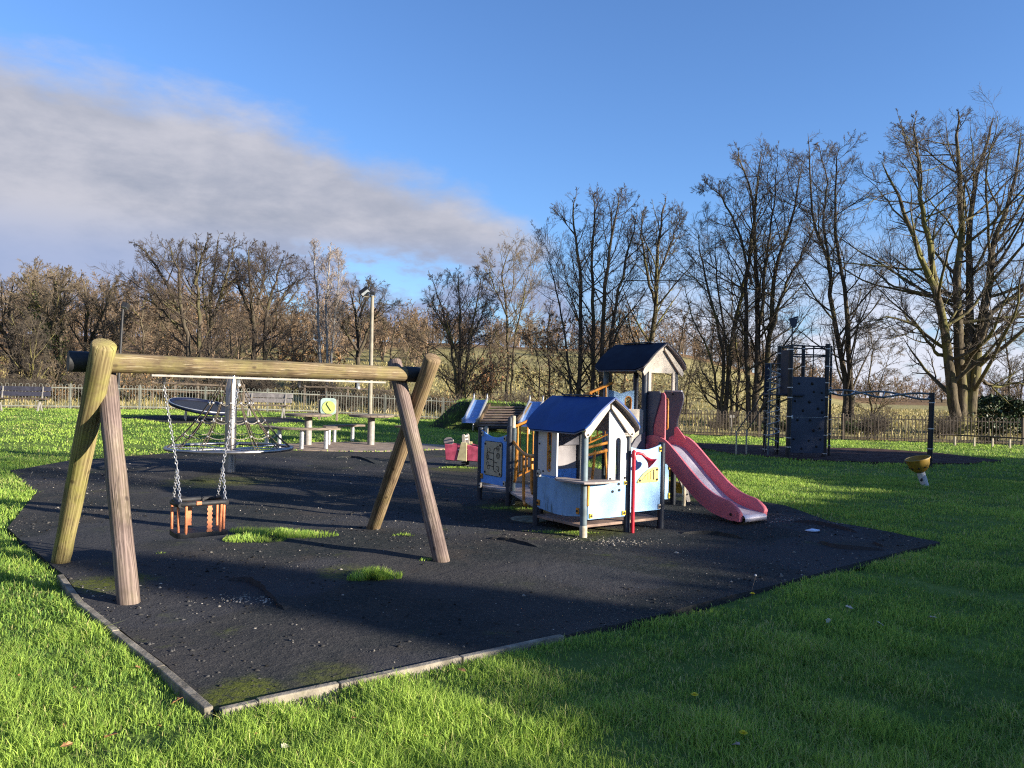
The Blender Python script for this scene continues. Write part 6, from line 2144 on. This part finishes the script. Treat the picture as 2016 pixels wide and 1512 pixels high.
def make_mound():
    xs = np.linspace(mc.x - 2.9, mc.x + 2.9, 90); ys = np.linspace(YM - .4, YM + 5.9, 80)
    X, Y = np.meshgrid(xs, ys); Z = zg(X, Y) + mound_h(X, Y)
    i = np.arange(X.size).reshape(X.shape)
    q = np.stack([i[:-1, :-1].ravel(), i[:-1, 1:].ravel(), i[1:, 1:].ravel(), i[1:, :-1].ravel()], 1)
    t = NT('mound_earth'); o = t.map('Object')
    n1 = t.noise(o, 1.4, 6, .65); n2 = t.noise(o, 7, 5, .7)
    c = t.mix(t.step(n1, .4, .62), (.030, .030, .018), (.055, .075, .018)); c = t.mix(t.step(n2, .5, .7), c, (.06, .05, .03))
    t.bump(n2, .8, .08)
    tag(npmesh('mound', np.stack([X.ravel(), Y.ravel(), Z.ravel()], 1), [q], t.done(c, .95, 0, .1), None, True), kind='structure')
    rng = np.random.default_rng(2); n = 4500
    Xr = rng.uniform(mc.x - 2.8, mc.x + 2.8, n); Yr = rng.uniform(YM - .3, YM + 5.4, n)
    hh = mound_h(Xr, Yr); k = (hh > .02) & (rng.uniform(0, 1, n) < np.clip(.45 + .6 * wob(Xr, Yr, 1.8), .05, 1)) & ~((np.abs(Xr - mc.x) < .95) & (Yr < YM + 1.7))
    ob = blades('mound_grass', Xr[k], Yr[k], rng.uniform(.05, .16, k.sum()), rng.uniform(.015, .03, k.sum()), MAT['blade'], 21, .7)
    me = ob.data; co = np.empty(len(me.vertices) * 3, np.float32); me.vertices.foreach_get('co', co); co = co.reshape(-1, 3)
    co[:, 2] += np.repeat(mound_h(Xr[k], Yr[k]), 5); me.vertices.foreach_set('co', co.ravel()); me.update()


make_mound()


def mound_slide(pxt, pxb, label):
    t = at(pxt[0], pxt[1], YM + 1.75); b_ = at(pxb[0], pxb[1], YM - .2)
    base = Vector((b_.x, b_.y, z1(b_.x, b_.y)))
    o = thing('mound_slide', label, 'slide', tuple(base), 0, 'blue slides on the mound')
    p = b_ - base; q = t - base
    p.z = max(p.z, .16); q.z = max(q.z, p.z + .7)
    pts = [q + Vector((0, .35, .02)), q, p + (q - p) * .35, p + (q - p) * .08, p + Vector((-.05, -.25, -.02))]
    pts = smooth_poly(pts, 4)
    b = MB(); w_ = .24
    for v in pts:
        for x in (-w_, w_): b.v.append((v.x + x, v.y, v.z))
    for i in range(len(pts) - 1): b.f.append((2 * i, 2 * i + 1, 2 * i + 3, 2 * i + 2))
    b.build('bed', MAT['slide_blue'], o, smooth=60)
    for s_ in (-1, 1):
        b = MB()
        for v, v2 in zip(pts, pts[1:]): b.bar(v + Vector((s_ * w_, 0, .06)), v2 + Vector((s_ * w_, 0, .06)), .035, .15)
        b.build('side_rail', MAT['galv'], o)
        b = MB(); c = q + Vector((s_ * w_, 0, .12))
        b.tube([c + Vector((0, -.12, 0)), c + Vector((0, -.12, .08)), c + Vector((0, -.04, .13)), c + Vector((0, .12, .13)), c + Vector((0, .22, .08)), c + Vector((0, .22, 0))], .018, 8); b.build('hand_hoop', MAT['galv'], o, smooth=60)
    for k in (.25, .8):
        v = p + (q - p) * k
        b = MB(); b.tube([Vector((v.x, v.y, -.1)), v], .03, 8); b.build('support', MAT['galv'], o, smooth=60)


mound_slide((946, 793), (927, 831), 'left blue metal slide running down the mound beside the log steps')
mound_slide((1056, 793), (1036, 838), 'right blue metal slide on the mound partly behind the playhouse roof')
sx0, sx1 = at(938, 838, YM - .45), at(1013, 838, YM - .45)
tx0, tx1 = at(962, 802, YM + 1.5), at(1042, 802, YM + 1.5)
stp = thing('log_steps', 'dark log ladder with two wooden side rails lying up the mound', 'steps', ((sx0.x + sx1.x) / 2, sx0.y, z1(sx0.x, sx0.y)))
ob = Vector(stp.location)
b = MB(); w_ = Vector((.03, 0, 0)); dn = Vector((0, .14, -.09))
for p_ in (sx0, sx1, tx1, tx0): b.v.append(tuple(p_ - ob + dn))
b.f.append((0, 1, 2, 3)); b.v += [(x, y, z - .04) for x, y, z in b.v]; b.f += [(7, 6, 5, 4), (0, 4, 5, 1), (1, 5, 6, 2), (2, 6, 7, 3), (3, 7, 4, 0)]
b.build('gap_shade_sheet', MAT['ink'], stp)  # near-black sheet added as the shade in the gaps between logs
n = 8
for k in range(n):
    t = k / (n - 1)
    a = sx0 + (tx0 - sx0) * t - ob; c = sx1 + (tx1 - sx1) * t - ob
    b = MB(); b.tube([a, (a + c) / 2, c], .034, 12, jag=.04, seed=k); b.build('log', MAT['log_brown'], stp, smooth=50)
for a, c in ((sx0, tx0), (sx1, tx1)):
    d = (c - a); b = MB(); b.bar(a - ob - d * .06 + Vector((0, 0, .05)), c - ob + d * .1 + Vector((0, 0, .05)), .10, .14); b.build('side_rail', MAT['log_tan'], stp, bevel=.01)

# ------------------------------------------------------------------ fences


def fence(name, label, line, mat_, r, hgt, spacing, postm):
    x0, y0 = line[0]
    o = thing(name, label, 'fence', (x0, y0, z1(x0, y0)))
    ob = Vector(o.location)
    bars = MB(); rails = MB()
    for (ax, ay), (bx, by) in zip(line, line[1:]):
        L_ = math.hypot(bx - ax, by - ay); d = Vector(((bx - ax) / L_, (by - ay) / L_, 0))
        npan = max(1, round(L_ / 2.7))
        for k in range(npan):
            s0, s1 = L_ * k / npan, L_ * (k + 1) / npan
            pts = []
            for s_ in (s0, s1):
                q = Vector((ax, ay, 0)) + d * s_; q.z = z1(q.x, q.y); pts.append(q - ob)
            p, q = pts
            for z in (hgt - .14, .12): rails.bar(p + Vector((0, 0, z)), q + Vector((0, 0, z)), .02, .035)
            b = MB(); b.bar(p + Vector((0, 0, -.05)), p + Vector((0, 0, hgt + .03)), .045, .045, (1, 0, 0)); b.build('post', postm, o)
            nh = max(1, round((s1 - s0) / (spacing * 2)))
            for i in range(nh):
                u0 = (i + .25) / nh; u1 = (i + .75) / nh
                f0 = p + (q - p) * u0; f1 = p + (q - p) * u1
                w_ = (f1 - f0).length / 2; c = (f0 + f1) / 2; dd = (f1 - f0).normalized()
                arch = [f0 + Vector((0, 0, .04)), f0 + Vector((0, 0, hgt - w_))]
                for a in (30, 60, 90, 120, 150): arch.append(c + Vector((0, 0, hgt - w_)) + dd * (-w_ * math.cos(math.radians(a))) + Vector((0, 0, w_ * math.sin(math.radians(a)))))
                arch += [f1 + Vector((0, 0, hgt - w_)), f1 + Vector((0, 0, .04))]
                bars.tube(arch, r, 5, caps=False)
    bars.build('bow_bars', mat_, o, smooth=60); rails.build('rails', mat_, o)
    return o


fence('bow_top_fence', 'pale bow topped metal fence along the back and left of the lawn', FENCE_LINE[:5], MAT['fence_pale'], .0070, .97, .115, MAT['fence_pale'])
fence('bow_top_fence', 'brown grey bow topped metal fence behind the climbing frame on the right', FENCE_LINE[4:], MAT['fence_brown'], .0165, .97, .118, MAT['fence_brown'])
g = ground(1441, 858)
sg = thing('small_sign', 'small blank pale sign plate fixed on the right hand fence', 'sign', (g.x, g.y, g.z))
pl = at(1441, 819, g.y - .06) - g
b = MB(); b.panel([rrect(.20, .14, .02, 3)], .012, pl, (1, 0, 0), (0, 0, 1)); b.build('plate', MAT['galv_paint'], sg)
b = MB(); b.bar((pl.x, .03, 0), (pl.x, .03, pl.z), .03, .03, (1, 0, 0)); b.build('post', MAT['galv_paint'], sg)
# low trip rail at the right edge
g0 = ground(1880, 878)
tr_ = thing('trip_rail', 'low dark rail on short pale posts in front of the right hand fence', 'rail', tuple(g0))
line = [ground(x, y) for x, y in ((1848, 876), (1880, 877), (1918, 879), (1954, 881), (1988, 883), (2018, 885), (2060, 888))]
for p in line[1:]:
    b = MB(); q = p - g0; b.box(q + Vector((0, 0, .13)), (.055, .055, .36)); b.build('post', MAT['post_beige'], tr_, bevel=.005)
b = MB()
for p, q in zip(line, line[1:]): b.tube([p - g0 + Vector((0, 0, .36)), q - g0 + Vector((0, 0, .36))], .025, 8)
b.build('rail', MAT['plank_dark'], tr_, smooth=60)
# paddock rail fence beyond the play area
for (ax_, bx_, yy, lab) in ((300, 480, 44, 'pale two rail timber paddock fence beyond the lawn behind the swing beam'), (600, 770, 45, 'pale timber paddock rails beyond the fence left of the right swing legs')):
    q0_ = at(ax_, 760, yy); q1_ = at(bx_, 760, yy)
    o = thing('paddock_fence', lab, 'fence', (q0_.x, yy, z1(q0_.x, yy)))
    ob = Vector(o.location); n = 5; tops = []
    for k in range(n):
        x = q0_.x + (q1_.x - q0_.x) * k / (n - 1); z = z1(x, yy)
        b = MB(); b.box(Vector((x, yy, z + .55)) - ob, (.10, .08, 1.2)); b.build('post', MAT['plank'], o)
        tops.append(Vector((x, yy - .055, z)) - ob)
    b = MB()
    for p, q in zip(tops, tops[1:]):
        for h_ in (.6, 1.05): b.bar(p + Vector((0, 0, h_)), q + Vector((0, 0, h_)), .035, .09)
    b.build('rail', MAT['plank'], o)

# ------------------------------------------------------------------ grit, lumps, cracks, leaves, litter
def scatter_mesh(name, pts, sizes, mat_, seed, flat=.6):
    rng = np.random.default_rng(seed)
    base = np.array([(1, 0, 0), (-1, 0, 0), (0, 1, 0), (0, -1, 0), (0, 0, 1), (0, 0, -1)], float)
    tri = np.array([(0, 2, 4), (2, 1, 4), (1, 3, 4), (3, 0, 4), (2, 0, 5), (1, 2, 5), (3, 1, 5), (0, 3, 5)])
    n = len(pts)
    s = sizes[:, None, None] * rng.uniform(.6, 1.35, (n, 6, 1)) * base[None]
    s[:, :, 2] *= flat
    a = rng.uniform(0, 6.28, n); c, sn_ = np.cos(a)[:, None], np.sin(a)[:, None]
    V = np.stack([s[:, :, 0] * c - s[:, :, 1] * sn_, s[:, :, 0] * sn_ + s[:, :, 1] * c, s[:, :, 2]], 2) + pts[:, None, :]
    f = (np.arange(n) * 6)[:, None, None] + tri[None]
    return tag(npmesh(name, V.reshape(-1, 3), [f.reshape(-1, 3)], mat_), kind='stuff')


def on_rubber(n, seed, ymax, power=1.0):
    rng = np.random.default_rng(seed)
    Y = np.sqrt(rng.uniform(3.2 ** 2, ymax ** 2, n)); X = rng.uniform(-.75, .75, n) * Y
    k = inside(RUB, X, Y) & (rng.uniform(0, 1, n) < np.clip(.35 + .75 * wob(X, Y, .8, 4.), .04, 1) ** power)
    X, Y = X[k], Y[k]
    return np.stack([X, Y, zg(X, Y) + .016 + .012 * wob(X, Y, .9) + .009 * wob(X, Y, 2.3, 1.) + .004 * wob(X, Y, 6.1, 2.2)], 1), rng


p, rng = on_rubber(8000, 31, 17)
scatter_mesh('gravel', p, np.clip(rng.lognormal(-5.0, .55, len(p)), .002, .026), MAT['pebble'], 1)
p, rng = on_rubber(60000, 32, 14, 1.3)
scatter_mesh('rubber_crumb', p, np.clip(rng.lognormal(-4.95, .5, len(p)), .003, .02), M('crumb', (0.050, 0.048, 0.047), .85, .6, 4, spec=.1), 2)
for cpx_, cpy, rx, ry, n, sd_ in ((735, 1190, 0, 0, 0, 1), (505, 1183, .20, .12, 300, 2), (1545, 1025, .6, .3, 420, 3), (1190, 1070, .7, .25, 380, 4)):
    if not n: continue
    c = ground(cpx_, cpy); rng = np.random.default_rng(sd_)
    X = c.x + rng.normal(0, rx * .6, n); Y = c.y + rng.normal(0, ry * .6, n)
    scatter_mesh('gravel', np.stack([X, Y, zg(X, Y) + .02], 1), np.clip(rng.lognormal(-5.2, .5, n), .002, .014), MAT['pebble'], sd_)


def crack(pxs, w, h, seed):
    rng = random.Random(seed); b = MB()
    P_ = [ground(*p) for p in pxs]; P_ = smooth_poly(P_, 6)
    rows = []
    for i, p in enumerate(P_):
        t = (P_[min(i + 1, len(P_) - 1)] - P_[max(i - 1, 0)]); t.z = 0; t.normalize(); s_ = Vector((-t.y, t.x, 0))
        e = math.sin(math.pi * i / (len(P_) - 1)) ** .5
        p = p + s_ * rng.uniform(-.012, .012)
        z0 = .013 + rub_relief(p.x, p.y)
        rows.append((p + s_ * w + Vector((0, 0, z0)), p + s_ * w * .3 + Vector((0, 0, z0 + h * e * .8)), p + Vector((0, 0, z0 + h * e)), p - s_ * .006 + Vector((0, 0, z0 - .004))))
    for r_ in rows: b.v.extend([tuple(v) for v in r_])
    for i in range(len(rows) - 1):
        for j in range(3): b.f.append((i * 4 + j, i * 4 + j + 1, (i + 1) * 4 + j + 1, (i + 1) * 4 + j))
    tag(b.build('lifted_rubber', MAT['rubber'], None, smooth=40), kind='structure')


crack([(445, 1146), (490, 1150), (520, 1170), (557, 1208)], .24, .045, 1)
crack([(445, 1146), (420, 1152), (390, 1158)], .15, .018, 2)
crack([(1340, 1052), (1400, 1052), (1465, 1063)], .14, .045, 3)
crack([(1610, 1072), (1660, 1085), (1745, 1088)], .12, .045, 4)
crack([(1560, 1030), (1625, 1038), (1690, 1052)], .16, .05, 5)
crack([(1715, 1072), (1740, 1082)], .08, .03, 6)
crack([(660, 903), (700, 903), (740, 915)], .25, .04, 7)
crack([(960, 1065), (1010, 1070), (1060, 1082)], .12, .035, 9)
crack([(370, 948), (420, 952), (500, 954)], .3, .04, 8)


def leaf(px, py, s, seed, label, mat_=None):
    c = ground(px, py); rng = random.Random(seed)
    lp = [(0, -1), (.45, -.5), (.35, -.1), (.6, .25), (.25, .45), (0, 1), (-.3, .5), (-.55, .2), (-.35, -.15), (-.5, -.55)]
    b = MB(); n = len(lp)
    for k, (x, y) in enumerate(lp): b.v.append((x * s, y * s, .35 * s * (abs(x) * 1.2 + rng.uniform(-.1, .3))))
    b.v.append((0, 0, 0)); b.v += [(x, y, z - .0015) for x, y, z in b.v]
    for k in range(n):
        b.f.append((k, (k + 1) % n, n)); b.f.append((n + 1 + (k + 1) % n, n + 1 + k, 2 * n + 1))
        b.f.append(((k + 1) % n, k, n + 1 + k, n + 1 + (k + 1) % n))
    o = b.build('dead_leaf', mat_ or MAT['leaf_dead'])
    o.location = c + Vector((0, 0, .045)); o.rotation_euler = (rng.uniform(-.5, .5), rng.uniform(-.5, .5), rng.uniform(0, 6))
    tag(o, label, 'leaf', 'fallen leaves on the grass')


leaf(218, 1468, .035, 1, 'curled brown dead leaf in the sunlit grass at the bottom left')
leaf(130, 1488, .028, 2, 'small reddish dead leaf at the bottom left edge of the grass')
leaf(348, 1397, .03, 3, 'orange dead leaf in the grass left of the kerb corner')
leaf(908, 1335, .028, 4, 'brown dead leaf in sunlit grass near the front kerb edge')
leaf(62, 1148, .03, 5, 'tan dead leaf in the grass left of the swing legs')
leaf(1672, 1208, .03, 6, 'pale dead leaf in shaded grass right of the front edge', MAT['beige_panel'])
leaf(1630, 1235, .03, 7, 'pale curled leaf in shade lowest of the right hand leaves', MAT['beige_panel'])
leaf(1835, 1228, .03, 8, 'pale dead leaf farthest right in the shaded grass', MAT['beige_panel'])
leaf(1733, 1241, .025, 9, 'small pale leaf between the other leaves in right shaded grass', MAT['beige_panel'])
leaf(560, 1490, .03, 10, 'pale dry leaf at the bottom edge below the kerb corner', MAT['beige_panel'])
leaf(1448, 1486, .03, 11, 'grey pale leaf at the bottom edge among the dandelions', MAT['deck'])


proto = None
rg = random.Random(44)
for k in range(16):
    px_, py_ = rg.choice(((rg.uniform(20, 330), rg.uniform(1230, 1490)), (rg.uniform(480, 860), rg.uniform(1420, 1500))))
    if k == 0:
        leaf(px_, py_, .014, 99, 'tiny brown leaf scrap lying among the sunlit foreground grass blades')
        proto = [o for o in S.objects if o.name.startswith('dead_leaf')][-1]
        for o in S.objects:
            if o.get('label', '').startswith('tiny brown leaf scrap'): proto = o
        proto.name = 'leaf_scrap'; proto['group'] = 'leaf scraps in the foreground grass'
    else:
        o = proto.copy(); COL.objects.link(o)
        o.location = ground(px_, py_) + Vector((0, 0, .035)); o.rotation_euler = (rg.uniform(-.6, .6), rg.uniform(-.6, .6), rg.uniform(0, 6))
        z_ = rg.uniform(.8, 1.5); o.scale = (z_, z_, z_)


def dandelion(px, py, label, h=.05):
    c = ground(px, py)
    o = thing('dandelion', label, 'flower', tuple(c), 0, 'dandelions in the shaded grass')
    b = MB(); b.tube([Vector((0, 0, 0)), Vector((.004, 0, h * .6)), Vector((0, 0, h))], .0022, 6); b.build('stem', MAT['blade'], o)
    b = MB(); rng = random.Random(int(px))
    for ring, (r, z, n) in enumerate(((.020, .0, 14), (.015, .004, 12), (.009, .007, 8))):
        for k in range(n):
            a = 2 * math.pi * (k + .5 * ring) / n; d = Vector((math.cos(a), math.sin(a), 0)); s_ = Vector((-d.y, d.x, 0)) * .0035
            q = Vector((0, 0, h))
            b.add([q - s_ * .5, q + s_ * .5, q + d * r + s_ + Vector((0, 0, z)), q + d * r - s_ + Vector((0, 0, z))], [(0, 1, 2, 3)])
    b.build('petals', MAT['flower'], o)


dandelion(1481, 1186, 'yellow dandelion close to the rubber edge on the right', .07)
dandelion(1367, 1390, 'yellow dandelion in the middle of the dark foreground grass', .06)
dandelion(1463, 1468, 'larger yellow dandelion near the bottom edge', .06)
c = ground(1484, 1166); o = thing('seed_head', 'thin dandelion stalk with a pale seed head at the rubber edge', 'flower', tuple(c))
b = MB(); b.tube([Vector((-.02, 0, 0)), Vector((0, 0, .08)), Vector((.012, 0, .13))], .002, 6); b.build('stem', MAT['plank'], o)
b = MB(); b.lathe([(0, -.01), (.009, -.004), (.010, .004), (0, .01)], (.012, 0, .137), 10); b.build('head', MAT['white'], o)
c = ground(1599, 1048)
lp = [(-.07, -.03), (-.01, -.05), (.05, -.035), (.09, .0), (.05, .04), (-.02, .045), (-.08, .02)]
b = MB(); n = len(lp); rng = random.Random(3)
b.v += [(x, y, .012 + rng.uniform(-.006, .012)) for x, y in lp] + [(0, 0, .03)] + [(x, y, .002) for x, y in lp]
for k in range(n):
    b.f.append((k, (k + 1) % n, n)); b.f.append(((k + 1) % n, k, n + 1 + k, n + 1 + (k + 1) % n))
o = b.build('crumpled_paper', MAT['paper'], None, loc=tuple(c + Vector((0, 0, .016)))); tag(o, 'crumpled pale blue paper litter on the rubber right of the slide', 'litter')
